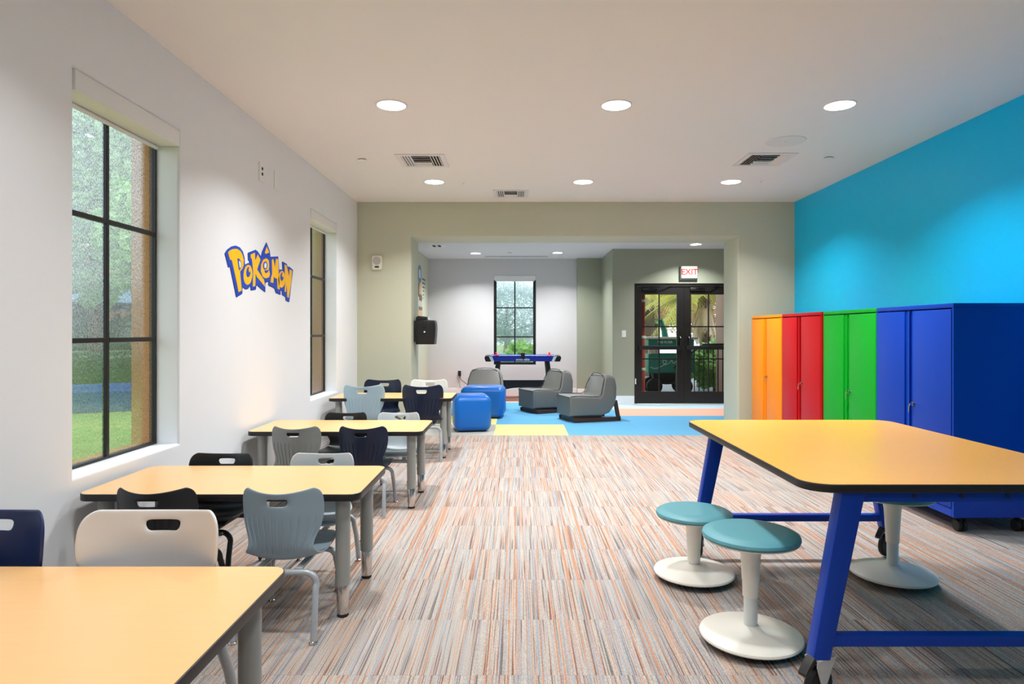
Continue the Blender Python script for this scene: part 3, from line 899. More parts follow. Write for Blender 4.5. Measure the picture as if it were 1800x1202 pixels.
# black rounded box hung on the arch jamb
t = thing('wall_box', 'black rounded lidded box with white button hung on the arch jamb', 'box', (-1.3275, 8.33, 1.13))
b = MB()
pr = [(0.03, 0.0), (0.262, 0.0), (0.272, 0.10), (0.278, 0.20), (0.272, 0.28), (0.262, 0.305), (0.15, 0.31), (0.03, 0.31)]
b.prism([(a, -0.13, c) for a, c in pr], (0, 0.26, 0), 0.012, 2)
b.build('body', M['black_plastic'], t)
b = MB(); b.prism([(a, -0.12, c) for a, c in [(0.03, 0.311), (0.17, 0.311), (0.165, 0.35), (0.06, 0.362), (0.03, 0.345)]], (0, 0.24, 0), 0.01, 2); b.build('lid', M['black_plastic'], t)
b = MB(); b.box(0.0005, 0.03, -0.10, 0.10, 0.03, 0.30, 0.004, 1); b.build('wall_bracket', M['black_rubber'], t)
b = MB(); b.lathe([(0, 0.012), (0.009, 0.011), (0.012, 0.0)], n=16, M=Matrix.Translation((0.142, -0.13, 0.158)) @ Matrix.Rotation(PI / 2, 4, 'X')); b.build('button', M['white_plastic'], t)
b = MB(); b.box(0.12, 0.165, -0.142, -0.13, 0.22, 0.30, 0.004, 1); b.build('latch', M['edge_black'], t)
b = MB(); b.box(0.178, 0.2, -0.09, -0.05, 0.307, 0.345, 0.004, 1); b.box(0.2, 0.225, -0.09, -0.06, 0.306, 0.318, 0.003, 1); b.build('catch', M['white_plastic'], t)

# ------------------------------------------------------------------ classroom tables
def class_table(x0, x1, y0, y1, H, label):
    cx, cy = (x0 + x1) / 2, (y0 + y1) / 2
    w, d = x1 - x0, y1 - y0
    t = thing('classroom_table', label, 'table', (cx, cy, 0), 0, 'maple-topped classroom tables by the windows')
    rc = 0.055
    b = MB(); b.prism([(px, py, H - 0.032) for px, py in rrect(w, d, rc)], (0, 0, 0.0315), 0.003, 2); b.build('edge_band', M['edge_black'], t)
    b = MB(); b.prism([(px, py, H - 0.0008) for px, py in rrect(w - 0.008, d - 0.008, rc - 0.004)], (0, 0, 0.0012)); b.build('tabletop', M['maple'], t, 0)
    for sx in (-1, 1):
        for sy in (-1, 1):
            lx, ly = sx * (w / 2 - 0.092), sy * (d / 2 - 0.078)
            b = MB(); b.cyl((lx, ly, 0.145), (lx, ly, H - 0.032), 0.033, n=24); b.box(lx - 0.045, lx + 0.045, ly - 0.045, ly + 0.045, H - 0.037, H - 0.0322)
            leg = b.build('leg', M['leg_grey'], t)
            b = MB(); b.lathe([(0.027, 0.145), (0.029, 0.14), (0.027, 0.015), (0.0, 0.015)], c=(lx, ly, 0), n=24); b.build('chrome_insert', M['chrome'], leg)
            b = MB(); b.lathe([(0.0, 0.0005), (0.024, 0.0005), (0.027, 0.006), (0.022, 0.016), (0, 0.016)], c=(lx, ly, 0), n=20); b.build('glide', M['black_rubber'], leg)
            b = MB(); b.cyl((lx - sx * 0.036, ly, 0.19), (lx - sx * 0.03, ly, 0.19), 0.006, n=10); b.build('bolt', M['chrome'], leg)
    return t
class_table(-1.95, -0.70, 1.19, 1.992, 0.570, 'maple-topped table with the white chair and navy chair behind it')
class_table(-1.965, -0.705, 2.870, 3.488, 0.570, 'maple-topped table standing below the wide rain-streaked window')
class_table(-1.965, -0.69, 4.672, 5.289, 0.570, 'maple-topped table standing below the yellow and blue lettering')
class_table(-1.93, -0.675, 6.56, 7.18, 0.616, 'maple-topped table standing below the window beside the green wall')

# ------------------------------------------------------------------ plastic chairs
ROWS = [(.205, .316, .148, -.012, .000), (.196, .333, .160, 0, .002), (.14, .340, .170, 0, .006), (.06, .328, .176, 0, .014), (-.02, .316, .176, 0, .020),
        (-.09, .308, .169, .004, .026), (-.134, .320, .152, .016, .030), (-.155, .360, .136, .030, .018), (-.163, .41, .146, .058, .004), (-.166, .45, .163, .074, 0),
        (-.168, .49, .172, .082, 0), (-.171, .525, .175, .086, 0), (-.173, .5555, .175, .085, .001), (-.175, .5835, .173, .082, .003), (-.178, .602, .162, .074, .012), (-.180, .610, .140, .058, .016)]
UC = [-1, -.95, -.82, -.64, -.46, -.275, -.14, 0, .14, .275, .46, .64, .82, .95, 1]
def shell_pt(u, v):
    i = min(int(v), len(ROWS) - 2)
    f_ = v - i
    a = [ROWS[i][k] * (1 - f_) + ROWS[i + 1][k] * f_ for k in range(5)]
    e = abs(u) ** 2.0
    return Vector((u * a[2], a[0] + a[3] * e, a[1] + a[4] * e))
def shell_mesh():
    bm = bmesh.new()
    g = [[bm.verts.new(shell_pt(u, float(r))) for u in UC] for r in range(len(ROWS))]
    ia, ib = UC.index(-.275), UC.index(.275)
    for r in range(len(ROWS) - 1):
        for c in range(len(UC) - 1):
            if r == 12 and ia <= c < ib:
                continue
            bm.faces.new((g[r][c], g[r][c + 1], g[r + 1][c + 1], g[r + 1][c]))
    for c, s in ((ia, 1), (ib, -1)):
        g[12][c].co.x += s * 0.010
    bmesh.ops.recalc_face_normals(bm, faces=bm.faces[:])
    me = bpy.data.meshes.new('shell')
    bm.to_mesh(me); bm.free()
    o = bpy.data.objects.new('shell_tmp', me)
    COL.objects.link(o)
    s = o.modifiers.new('s', 'SOLIDIFY'); s.thickness = 0.008; s.offset = 0
    s = o.modifiers.new('d', 'SUBSURF'); s.levels = 2; s.render_levels = 2
    out = bake(o, 'shell')
    out.polygons.foreach_set('use_smooth', [True] * len(out.polygons))
    return out
SHELL = shell_mesh()
def tinted(me, key, cache={}):
    k = (me.name, key)
    if k not in cache:
        c = me.copy(); c.materials.clear(); c.materials.append(M[key]); cache[k] = c
    return cache[k]
def leg_me(sx, sy):
    b = MB()
    fx, fy = sx * 0.168, sy * 0.215
    tx, ty, tz = sx * 0.160, sy * 0.150, 0.272
    p = [(fx, fy, 0.012), (fx * 0.99 + tx * 0.01, fy * 0.8 + ty * 0.2, 0.07), (fx * 0.5 + tx * 0.5, fy * 0.45 + ty * 0.55, 0.16), (tx, ty * 0.97 + fy * 0.03, 0.222)]
    R = 0.045
    for k in range(6):
        a = PI / 2 * k / 5
        p.append((tx - sx * R * (1 - math.cos(a)), ty, tz - R + R * math.sin(a)))
    p.append((0.0, ty, tz))
    b.tube(p, 0.0135, 12)
    return b.mesh('leg')
LEGS = {(sx, sy): leg_me(sx, sy) for sx in (-1, 1) for sy in (-1, 1)}
b = MB(); b.lathe([(0, 0.0005), (0.017, 0.001), (0.018, 0.006), (0.012, 0.013), (0.008, 0.02), (0, 0.02)], n=16); GLIDE = b.mesh('glide')
FRAME = []
for sx in (-1, 1):
    b = MB(); b.obox((sx * 0.085, 0.0, 0.286), (0.03, 0.30, 0.012), None, 0.003, 1)
    FRAME.append(b.mesh('seat_rail'))
def rib_me(u):
    b = MB()
    pts = []
    for k in range(9):
        v = 6.7 + 3.9 * k / 8
        p = shell_pt(u, v)
        n_ = Vector((0.9 * u * abs(u), -1, -0.35 if v < 8 else 0)).normalized()
        pts.append(p + n_ * 0.0045)
    b.tube(pts, 0.003, 6, rs=[0.0036 * (0.35 if k in (0, 8) else 1) for k in range(9)])
    return b.mesh('rib')
RIBU = [-.86 + 1.72 * k / 10 for k in range(11)]
RIBS = [rib_me(u) for u in RIBU]
def chair(x, y, facing, key, frame, label, scale=1.0, ribs=False, rz=0.0, group='plastic chairs around the classroom tables'):
    t = thing('school_chair', label, 'chair', (x, y, 0), (0 if facing > 0 else PI) + rz, group, (scale, scale, scale) if not isinstance(scale, tuple) else scale)
    sh_ = link('shell', tinted(SHELL, key), None, t)
    if ribs:
        for r in RIBS:
            link('rib', tinted(r, key), None, sh_)
    for k, me in LEGS.items():
        lg = link('leg', tinted(me, frame), None, t)
        link('glide', GLIDE, M['chrome'], lg, (k[0] * 0.168, k[1] * 0.215, 0))
    for r in FRAME:
        link('seat_rail', tinted(r, frame), None, t)
    return t
BIG = (1.2, 1.2, 1.21)
NEARBIG = (1.26, 1.2, 1.165)
chair(-1.69, 1.90, -1, 'ch_blue', 'tube_silver', 'dark blue plastic chair beside the white chair, cut off at the picture edge', NEARBIG)
chair(-1.15, 1.90, -1, 'ch_white', 'tube_silver', 'off-white plastic chair with a grip slot, beside the dark blue chair', NEARBIG)
chair(-1.56, 2.895, 1, 'ch_black', 'tube_black', 'black plastic chair with its back to us, at the table below the wide window', 1.0, True)
chair(-1.015, 2.895, 1, 'ch_greyblue', 'tube_silver', 'grey-blue plastic chair with ribbed back, its back to us, below the wide window', 1.0, True)
chair(-1.622, 3.445, -1, 'ch_black', 'tube_black', 'black plastic chair facing us across the table below the wide window', 1.0)
chair(-1.07, 3.445, -1, 'ch_ltgrey', 'tube_silver', 'light grey plastic chair facing us across the table below the wide window', 1.0)
chair(-1.575, 4.70, 1, 'ch_grey', 'tube_silver', 'mid grey plastic chair with its back to us, at the table below the lettering', 1.0, True)
chair(-1.10, 4.70, 1, 'ch_navy', 'tube_silver', 'navy plastic chair with its back to us, at the table below the lettering', 1.0, True)
chair(-1.42, 5.25, -1, 'ch_black', 'tube_black', 'black plastic chair facing us across the table below the lettering', 1.0)
chair(-0.985, 5.25, -1, 'ch_ltgrey', 'tube_silver', 'light grey plastic chair facing us across the table below the lettering', 1.0)
chair(-1.565, 6.70, 1, 'ch_ltblue', 'tube_silver', 'light blue-grey plastic chair with its back to us, at the table by the green wall', BIG, True)
chair(-0.97, 6.70, 1, 'ch_navy', 'tube_silver', 'navy plastic chair with its back to us, at the table by the green wall', BIG, True)
chair(-1.52, 7.16, -1, 'ch_navy', 'tube_silver', 'navy plastic chair facing us across the table by the green wall', BIG)
chair(-1.00, 7.16, -1, 'ch_pale', 'tube_silver', 'pale grey plastic chair facing us across the table by the green wall', BIG)

# ------------------------------------------------------------------ big blue-legged table on casters
TX0, TX1, TY0, TY1, TH = 0.985, 2.165, 2.205, 3.83, 0.770
tcx, tcy = (TX0 + TX1) / 2, (TY0 + TY1) / 2
t = thing('project_table', 'large maple-topped work table on blue legs with locking casters', 'table', (tcx, tcy, 0))
w, d = TX1 - TX0, TY1 - TY0
b = MB(); b.prism([(px, py, TH - 0.029) for px, py in rrect(w, d, 0.10, 8)], (0, 0, 0.0285), 0.004, 2); b.build('edge_band', M['edge_black'], t)
b = MB(); b.prism([(px, py, TH - 0.0008) for px, py in rrect(w - 0.008, d - 0.008, 0.096, 8)], (0, 0, 0.0012)); b.build('tabletop', M['maple_far'], t, 0)
def caster_mesh_big():
    parts = {}
    b = MB(); b.lathe([(0.0, -0.017), (0.045, -0.017), (0.058, -0.013), (0.063, -0.006), (0.063, 0.006), (0.058, 0.013), (0.045, 0.017), (0, 0.017)], n=36, M=Matrix.Translation((0, 0, 0.0635)) @ Matrix.Rotation(PI / 2, 4, 'Y'))
    parts['wheel'] = b.mesh('wheel')
    b = MB()
    for s in (-1, 1):
        b.prism([(s * 0.021, yy, zz_) for yy, zz_ in ((-0.008, 0.058), (0.008, 0.054), (0.045, 0.125), (0.062, 0.145), (0.056, 0.158), (-0.03, 0.158), (-0.035, 0.14))], (s * 0.003, 0, 0))
    b.box(-0.03, 0.03, -0.03, 0.06, 0.156, 0.161)
    b.cyl((-0.028, 0, 0.0635), (0.028, 0, 0.0635), 0.008, n=12)
    parts['fork'] = b.mesh('fork')
    b = MB(); b.prism([(-0.016, yy, zz_) for yy, zz_ in ((-0.028, 0.150), (-0.066, 0.128), (-0.080, 0.112), (-0.082, 0.122), (-0.062, 0.146), (-0.042, 0.166), (-0.034, 0.170), (-0.030, 0.160))], (0.032, 0, 0))
    parts['brake'] = b.mesh('brake_pedal')
    return parts
CB = caster_mesh_big()
def leg_big(sx, sy):
    # tapered square tube leaning outwards, its top under the slab
    ty = sy * (d / 2 - 0.045) if sy < 0 else sy * (d / 2 - 0.105)
    topx, botx = sx * (w / 2 - 0.165), sx * (w / 2 - 0.055)
    z0, z1 = 0.165, TH - 0.0305
    b = MB()
    hw0, hw1, hd = 0.031, 0.041, 0.030
    vs = []
    for (xx, zz_, hw_) in ((botx, z0, hw0), (topx, z1, hw1)):
        vs.append([b.bm.verts.new((xx + ax * hw_, ty + ay * hd, zz_)) for ax, ay in ((-1, -1), (1, -1), (1, 1), (-1, 1))])
    for k in range(4):
        b.bm.faces.new((vs[0][k], vs[0][(k + 1) % 4], vs[1][(k + 1) % 4], vs[1][k]))
    b.bm.faces.new(vs[0][::-1]); b.bm.faces.new(vs[1])
    bmesh.ops.recalc_face_normals(b.bm, faces=b.bm.faces[:])
    es = [e for e in b.bm.edges if abs(e.verts[0].co.z - e.verts[1].co.z) > 0.1]
    bmesh.ops.bevel(b.bm, geom=es, offset=0.006, segments=2, profile=0.5, affect='EDGES')
    return b.build('leg', M['royal'], t), botx, ty
for sx in (-1, 1):
    for sy in (-1, 1):
        lg, bx_, ty_ = leg_big(sx, sy)
        rz = math.radians(-62 if sx < 0 else -50) if sy < 0 else math.radians(-12 if sx < 0 else -58)
        cst = link('caster', CB['fork'], M['zinc'], t, (bx_, ty_, 0.004), (0, 0, rz))
        link('wheel', CB['wheel'], M['black_rubber'], cst)
        link('brake_pedal', CB['brake'], M['black_plastic'], cst)
for sy in (-1, 1):
    ty = sy * (d / 2 - 0.045) if sy < 0 else sy * (d / 2 - 0.105)
    xe = w / 2 - 0.055 - 0.03
    b = MB(); b.box(-xe + 0.008, xe - 0.008, ty - 0.02, ty + 0.02, 0.205, 0.245, 0.004, 1); b.build('stretcher', M['royal'], t)
    xe = w / 2 - 0.165 - 0.036
    b = MB(); b.box(-xe, xe, ty - 0.018, ty + 0.018, TH - 0.066, TH - 0.0305, 0.003, 1); ap = b.build('apron', M['royal'], t)
    if sy < 0:
        for px in (1608, 1690, 1772):
            xx = (px - VX) / FPX * (tcy + ty - 0.018) - tcx
            b = MB(); b.cyl((xx, ty - 0.0182, TH - 0.045), (xx, ty - 0.0205, TH - 0.045), 0.0075, n=14); b.build('bolt', M['black_plastic'], ap)

# ------------------------------------------------------------------ wobble stools
def stool(x, y, ext, label):
    # ext: length of bare post showing between column and base
    t = thing('wobble_stool', label, 'stool', (x, y, 0), random.uniform(0, 3), 'teal wobble stools by the big table')
    zt = 0.075
    b = MB(); b.lathe([(0, 0.0005), (0.06, 0.002), (0.12, 0.010), (0.175, 0.022), (0.195, 0.031), (0.19, 0.034)], n=56); b.build('rubber_underside', M['black_rubber'], t)
    b = MB(); b.lathe([(0.19, 0.034), (0.203, 0.033), (0.206, 0.038), (0.203, 0.045), (0.185, 0.052), (0.12, 0.063), (0.06, 0.073), (0.035, 0.080), (0, 0.082)], n=56); b.build('base', M['stool_white'], t)
    z0 = zt + ext
    if ext > 0.01:
        b = MB(); b.lathe([(0.0275, 0.06), (0.0275, z0 + 0.02)], n=24); b.build('post', M['ch_pale'], t)
    H = z0 + 0.255
    q = z0 - 0.022
    b = MB(); b.lathe([(0.0, z0), (0.031, z0), (0.032, z0 + 0.004), (0.0335, z0 + 0.065), (0.035, z0 + 0.07), (0.040, q + 0.19), (0.046, q + 0.225), (0.062, q + 0.240), (0.10, q + 0.249), (0.16, q + 0.2535), (0.189, q + 0.258), (0.192, q + 0.263), (0.18, q + 0.264)], n=56); b.build('column', M['stool_white'], t)
    zs = q + 0.263
    b = MB(); b.lathe([(0.18, zs), (0.190, zs + 0.002), (0.195, zs + 0.010), (0.192, zs + 0.020), (0.180, zs + 0.027), (0.150, zs + 0.033), (0.145, zs + 0.0335), (0, zs + 0.034)], n=64); b.build('seat_pad', M['teal'], t)
stool(0.918, 3.39, 0.014, 'low teal wobble stool on white base, behind the taller one')
stool(0.962, 2.685, 0.122, 'tall teal wobble stool with bare post, in front of the blue table leg')
stool(1.945, 3.37, 0.122, 'teal wobble stool standing entirely under the big table')

# ------------------------------------------------------------------ rolling steel cabinets
LW, LD, LZ0, LZ1 = 0.893, 0.50, 0.100, 1.474
def cabinet(yc, key, label, xoff=0.0, key_out=True):
    t = thing('rolling_cabinet', label, 'cabinet', (2.785 + xoff, yc, 0), 0, 'steel storage cabinets along the cyan wall')
    m = M[key]
    h = LW / 2
    b = MB()
    b.box(0.02, LD, -h, -h + 0.02, LZ0, LZ1 - 0.03); b.box(0.02, LD, h - 0.02, h, LZ0, LZ1 - 0.03)
    b.box(LD - 0.015, LD, -h + 0.02, h - 0.02, LZ0, LZ1 - 0.03)
    b.box(0.02, LD - 0.015, -h + 0.02, h - 0.02, LZ0, LZ0 + 0.04)
    b.box(0.001, 0.02, -h, -h + 0.016, LZ0, LZ1 - 0.03); b.box(0.001, 0.02, h - 0.016, h, LZ0, LZ1 - 0.03)
    b.build('body', m, t, 0)
    b = MB(); b.box(-0.001, LD, -h, h, LZ1 - 0.03, LZ1, 0.004, 2); b.build('top', m, t)
    b = MB(); b.box(0.0, 0.018, -h + 0.017, h - 0.017, LZ0, LZ0 + 0.05, 0.002, 1); b.build('plinth', m, t)
    dz0, dz1 = LZ0 + 0.055, LZ1 - 0.038
    # far door carries a stepped-in grip channel on its meeting edge, near door is a flat panel
    b = MB()
    b.box(-0.004, 0.018, 0.075, h - 0.018, dz0, dz1, 0.003, 2)
    b.box(0.008, 0.018, 0.035, 0.075, dz0, dz1)
    b.box(-0.004, 0.018, 0.018, 0.034, dz0, dz1, 0.002, 1)
    da = b.build('door', m, t)
    b = MB(); b.box(-0.004, 0.018, -h + 0.018, -0.022, dz0, dz1, 0.003, 2); db = b.build('door', m, t)
    b = MB(); b.box(0.012, 0.020, -0.03, 0.03, dz0, dz1); b.build('door_stop', m, t, 0)
    zk = 0.785
    b = MB(); b.cyl((-0.004, -0.040, zk), (-0.018, -0.040, zk), 0.013, n=18); b.cyl((-0.018, -0.040, zk), (-0.021, -0.040, zk), 0.009, n=14); b.build('lock', M['brass'], db)
    if key_out:
        b = MB(); b.box(-0.034, -0.021, -0.042, -0.038, zk - 0.006, zk + 0.006)
        b.tube([(-0.032, -0.04, zk - 0.002), (-0.036, -0.034, zk - 0.02), (-0.034, -0.028, zk - 0.04), (-0.032, -0.026, zk - 0.062)], 0.004, 8)
        b.build('key', M['brass'], db)
    for xx in (0.06, LD - 0.06):
        for yy in (-h + 0.07, h - 0.07):
            b = MB(); b.lathe([(0, -0.012), (0.034, -0.012), (0.038, -0.008), (0.038, 0.008), (0.034, 0.012), (0, 0.012)], n=26, M=Matrix.Translation((xx, yy - 0.016, 0.0385)) @ Matrix.Rotation(PI / 2, 4, 'Y'))
            b.lathe([(0, -0.012), (0.034, -0.012), (0.038, -0.008), (0.038, 0.008), (0.034, 0.012), (0, 0.012)], n=26, M=Matrix.Translation((xx + 0.034, yy - 0.016, 0.0385)) @ Matrix.Rotation(PI / 2, 4, 'Y'))
            b.obox((xx + 0.017, yy - 0.006, 0.06), (0.02, 0.05, 0.05), None, 0.006, 2)
            b.cyl((xx + 0.017, yy, 0.05), (xx + 0.017, yy, LZ0), 0.012, n=14)
            b.build('caster', M['black_rubber'], t)
cabinet(4.15 + LW / 2, 'lk_blue', 'blue steel storage cabinet on casters, its dark end panel showing')
cabinet(5.053 + LW / 2, 'lk_green', 'green steel storage cabinet between the blue and red ones', 0.012)
cabinet(5.956 + LW / 2, 'lk_red', 'red steel storage cabinet between the green and orange ones', 0.0)
cabinet(6.858 + LW / 2, 'lk_orange', 'orange steel storage cabinet standing near the arch', 0.006)

# ------------------------------------------------------------------ far room: poufs and lounge chairs
def soft_box(name, w, d, h, r, z0, m, parent, bulge=0.012):
    b = MB(); b.box(-w / 2, w / 2, -d / 2, d / 2, z0, z0 + h, r, 5)
    me = b.mesh(name)
    for v in me.vertices:
        cx_, cy_, cz_ = v.co.x / (w / 2), v.co.y / (d / 2), (v.co.z - z0 - h / 2) / (h / 2)
        k = bulge * (1 - min(1, cz_ * cz_)) * 2
        v.co.x += cx_ * k; v.co.y += cy_ * k
        if cz_ > 0.5:
            v.co.z += bulge * max(0, 1 - cx_ * cx_) * max(0, 1 - cy_ * cy_) * 2
    return link(name, me, m, parent)
def seam(parent, w, d, z, r):
    b = MB(); p = rrect(w + 0.012, d + 0.012, r, 6)
    pts = [(x_, y_, z) for x_, y_ in p] + [(p[0][0], p[0][1], z)]
    b.tube(pts, 0.004, 6); b.build('seam', M['vinyl_blue'], parent)
t = thing('pouf', 'bright blue cube pouf standing on the carpet seam', 'pouf', (-0.615, 8.53, 0), math.radians(10), 'blue poufs')
soft_box('cushion', 0.45, 0.45, 0.455, 0.07, 0.012, M['vinyl_blue'], t); 
b = MB(); b.prism([(x_, y_, 0.0005) for x_, y_ in rrect(0.36, 0.36, 0.04)], (0, 0, 0.016)); b.build('base', M['black_rubber'], t)
t = thing('pouf', 'bright blue pouf behind the other, before the light grey lounge chair', 'pouf', (-0.525, 9.86, 0), math.radians(-4), 'blue poufs')
soft_box('cushion', 0.62, 0.50, 0.455, 0.07, 0.012, M['vinyl_blue'], t)
b = MB(); b.prism([(x_, y_, 0.0005) for x_, y_ in rrect(0.52, 0.40, 0.04)], (0, 0, 0.016)); b.build('base', M['black_rubber'], t)

def lounge(x, y, ang, m, label):
    # local: faces +Y, origin under the middle of the seat
    t = thing('lounge_chair', label, 'lounge chair', (x, y, 0), ang, 'low grey lounge chairs')
    W = 0.60
    b = MB()
    prof = [(0.40, 0.085), (0.40, 0.355), (0.36, 0.372), (-0.05, 0.352), (-0.085, 0.40), (-0.145, 0.66), (-0.17, 0.705), (-0.22, 0.72), (-0.28, 0.70), (-0.315, 0.64), (-0.325, 0.50), (-0.315, 0.34), (-0.28, 0.22), (-0.20, 0.125), (-0.08, 0.085)]
    b.prism([(-W / 2, yy, zz_) for yy, zz_ in prof], (W, 0, 0), 0.03, 4)
    me = b.mesh('upholstery', 40)
    for v in me.vertices:      # backrest narrows towards the top, front corners clipped
        if v.co.z > 0.38:
            q_ = abs(v.co.x) / (W / 2)
            v.co.x *= 1 - 0.22 * ((v.co.z - 0.38) / 0.34) ** 1.5
            v.co.z -= 0.075 * q_ ** 4 * max(0, (v.co.z - 0.5) / 0.22)
        if v.co.y > 0.0 and v.co.z < 0.40:
            v.co.x *= 1 - 0.16 * (v.co.y / 0.40) ** 3
    up = link('upholstery', me, m, t)
    def xw(yy, zz_, s):
        xx = s * (W / 2 - 0.017)
        if zz_ > 0.38: xx *= 1 - 0.22 * ((zz_ - 0.38) / 0.34) ** 1.5
        if yy > 0 and zz_ < 0.40: xx *= 1 - 0.16 * (yy / 0.40) ** 3
        return xx
    for s in (-1, 1):
        line = [(0.385, 0.365), (0.30, 0.372), (0.15, 0.364), (-0.03, 0.356), (-0.075, 0.385), (-0.105, 0.50), (-0.138, 0.63), (-0.158, 0.695)]
        b = MB(); b.tube([(xw(yy, zz_, s), yy + 0.004, zz_ + 0.003 - 0.080 * max(0, (zz_ - 0.5) / 0.22)) for yy, zz_ in line], 0.006, 6); b.build('piping', M['piping'], up)
    b = MB(); b.tube([(xw(-0.158, 0.70, s_), -0.150, 0.680 - 0.070 * abs(s_) ** 4) for s_ in (-1, -0.9, -0.75, -0.5, 0, 0.5, 0.75, 0.9, 1)], 0.006, 6); b.build('piping', M['piping'], up)
    b = MB(); b.tube([(xw(0.39, 0.36, s_) , 0.402, 0.358) for s_ in (-1, 0, 1)], 0.006, 6); b.build('piping', M['piping'], up)
    b = MB(); b.box(-0.24, 0.24, -0.10, 0.34, 0.0005, 0.084, 0.004, 1); b.build('plinth', M['walnut'], t)
    for s in (-1, 1):
        xx = s * 0.262
        b = MB(); b.obox((xx, -0.02, 0.03), (0.035, 0.74, 0.058), None, 0.004, 1)
        b.prism([(xx - 0.0175, yy, zz_) for yy, zz_ in ((-0.39, 0.001), (-0.34, 0.001), (-0.285, 0.26), (-0.33, 0.30))], (0.035, 0, 0))
        b.build('sled_leg', M['walnut'], t)
    return t
lounge(1.03, 9.55, math.radians(90 + 19), M['vinyl_grey'], 'dark grey lounge chair on walnut sled base closest to the glazed doors')
lounge(0.47, 10.55, math.radians(90 + 28), M['vinyl_grey'], 'dark grey lounge chair between the blue poufs and the other dark one')
lounge(-0.575, 10.75, math.radians(180 - 6), M['vinyl_light'], 'light grey lounge chair behind the blue poufs')

# ------------------------------------------------------------------ air hockey table
HX, HY = 0.085, 12.35
t = thing('air_hockey_table', 'blue and black air hockey table standing before the far window', 'game table', (HX, HY, 0))
HL, HWD = 1.42, 0.62
b = MB(); b.prism([(xx, -HWD / 2, zz_) for xx, zz_ in ((-0.53, 0.74), (0.53, 0.74), (0.57, 0.83), (-0.57, 0.83))], (0, HWD, 0), 0.004, 1); b.build('cabinet', M['hockey_blue'], t)
for s in (-1, 1):
    b = MB(); b.prism([(s * xx, -HWD / 2 - 0.002, zz_) for xx, zz_ in ((0.535, 0.735), (0.57, 0.832), (0.63, 0.832), (0.585, 0.735))], (0, HWD + 0.004, 0)); b.build('stripe', M['white_plastic'], t, 0)
    b = MB(); b.prism([(s * xx, -HWD / 2 - 0.004, zz_) for xx, zz_ in ((0.586, 0.735), (0.631, 0.842), (0.70, 0.842), (0.715, 0.80), (0.69, 0.735))], (0, HWD + 0.008, 0), 0.012, 2); b.build('end_cap', M['black_plastic'], t)
    for sy in (-1, 1):
        b = MB(); b.prism([(s * xx, sy * 0.22 - 0.04, zz_) for xx, zz_ in ((0.42, 0.74), (0.50, 0.74), (0.60, 0.0005), (0.50, 0.0005))], (0, 0.08, 0), 0.004, 1); b.build('leg', M['black_plastic'], t)
b = MB()
arch = [(-0.50, 0.10), (-0.52, 0.37), (0.52, 0.37), (0.50, 0.10)] + [(0.48 * math.cos(PI * k / 14), 0.10 + 0.13 * math.sin(PI * k / 14)) for k in range(1, 14)]
b.prism([(xx, -0.02, zz_) for xx, zz_ in arch], (0, 0.04, 0)); b.build('base_panel', M['black_plastic'], t, 0)
b = MB(); b.box(-0.57, 0.57, -HWD / 2 + 0.02, HWD / 2 - 0.02, 0.8305, 0.833); b.build('playfield', M['cp_ltblue'], t, 0)
b = MB()
for sy in (-1, 1):
    b.box(-0.62, 0.62, sy * (HWD / 2 - 0.012) - 0.012, sy * (HWD / 2 - 0.012) + 0.012, 0.831, 0.848, 0.002, 1)
b.build('rail', M['hockey_blue'], t)
b = MB(); b.box(-0.035, 0.035, -HWD / 2 - 0.03, -HWD / 2 + 0.02, 0.79, 0.90, 0.004, 1); b.build('score_counter', M['black_plastic'], t)
text_mesh('sonic elite', 0.062, 0.001, M['white_plastic'], t, (0.0, -HWD / 2 - 0.004, 0.775), (PI / 2, 0, 0))
for s, nm in ((-1, 'red air hockey mallet on the table end nearer the sage wall'), (1, 'red air hockey mallet on the table end nearer the glazed doors')):
    p = thing('mallet', nm, 'mallet', (HX + s * 0.50, HY - 0.12, 0.8335), 0, 'air hockey mallets')
    b = MB(); b.lathe([(0, 0), (0.046, 0), (0.048, 0.006), (0.046, 0.02), (0.03, 0.024), (0, 0.024)], n=28); b.build('disc', M['red_plastic'], p)
    b = MB(); b.lathe([(0.018, 0.022), (0.016, 0.045), (0.02, 0.062), (0.012, 0.07), (0, 0.071)], n=20); b.build('grip', M['red_plastic'], p)

# ------------------------------------------------------------------ outside
b = MB(); b.box(-60, XL - 0.30, -20, 70, -0.32, -0.15); b.box(XL - 0.30, 2.0, 13.3, 70, -0.32, -0.15)
tag(b.build('lawn', M['lawn'], None, 0), kind='structure')
b = MB(); b.box(2.0, 14, YD + 0.16, 40, -0.30, -0.03)
tag(b.build('terrace', M['paving'], None, 0), kind='structure')
b = MB(); b.obox((-20, 33, -0.14), (46, 6, 0.03), Euler((0, 0, math.radians(28))).to_matrix())
tag(b.build('road', M['road'], None, 0), kind='structure')

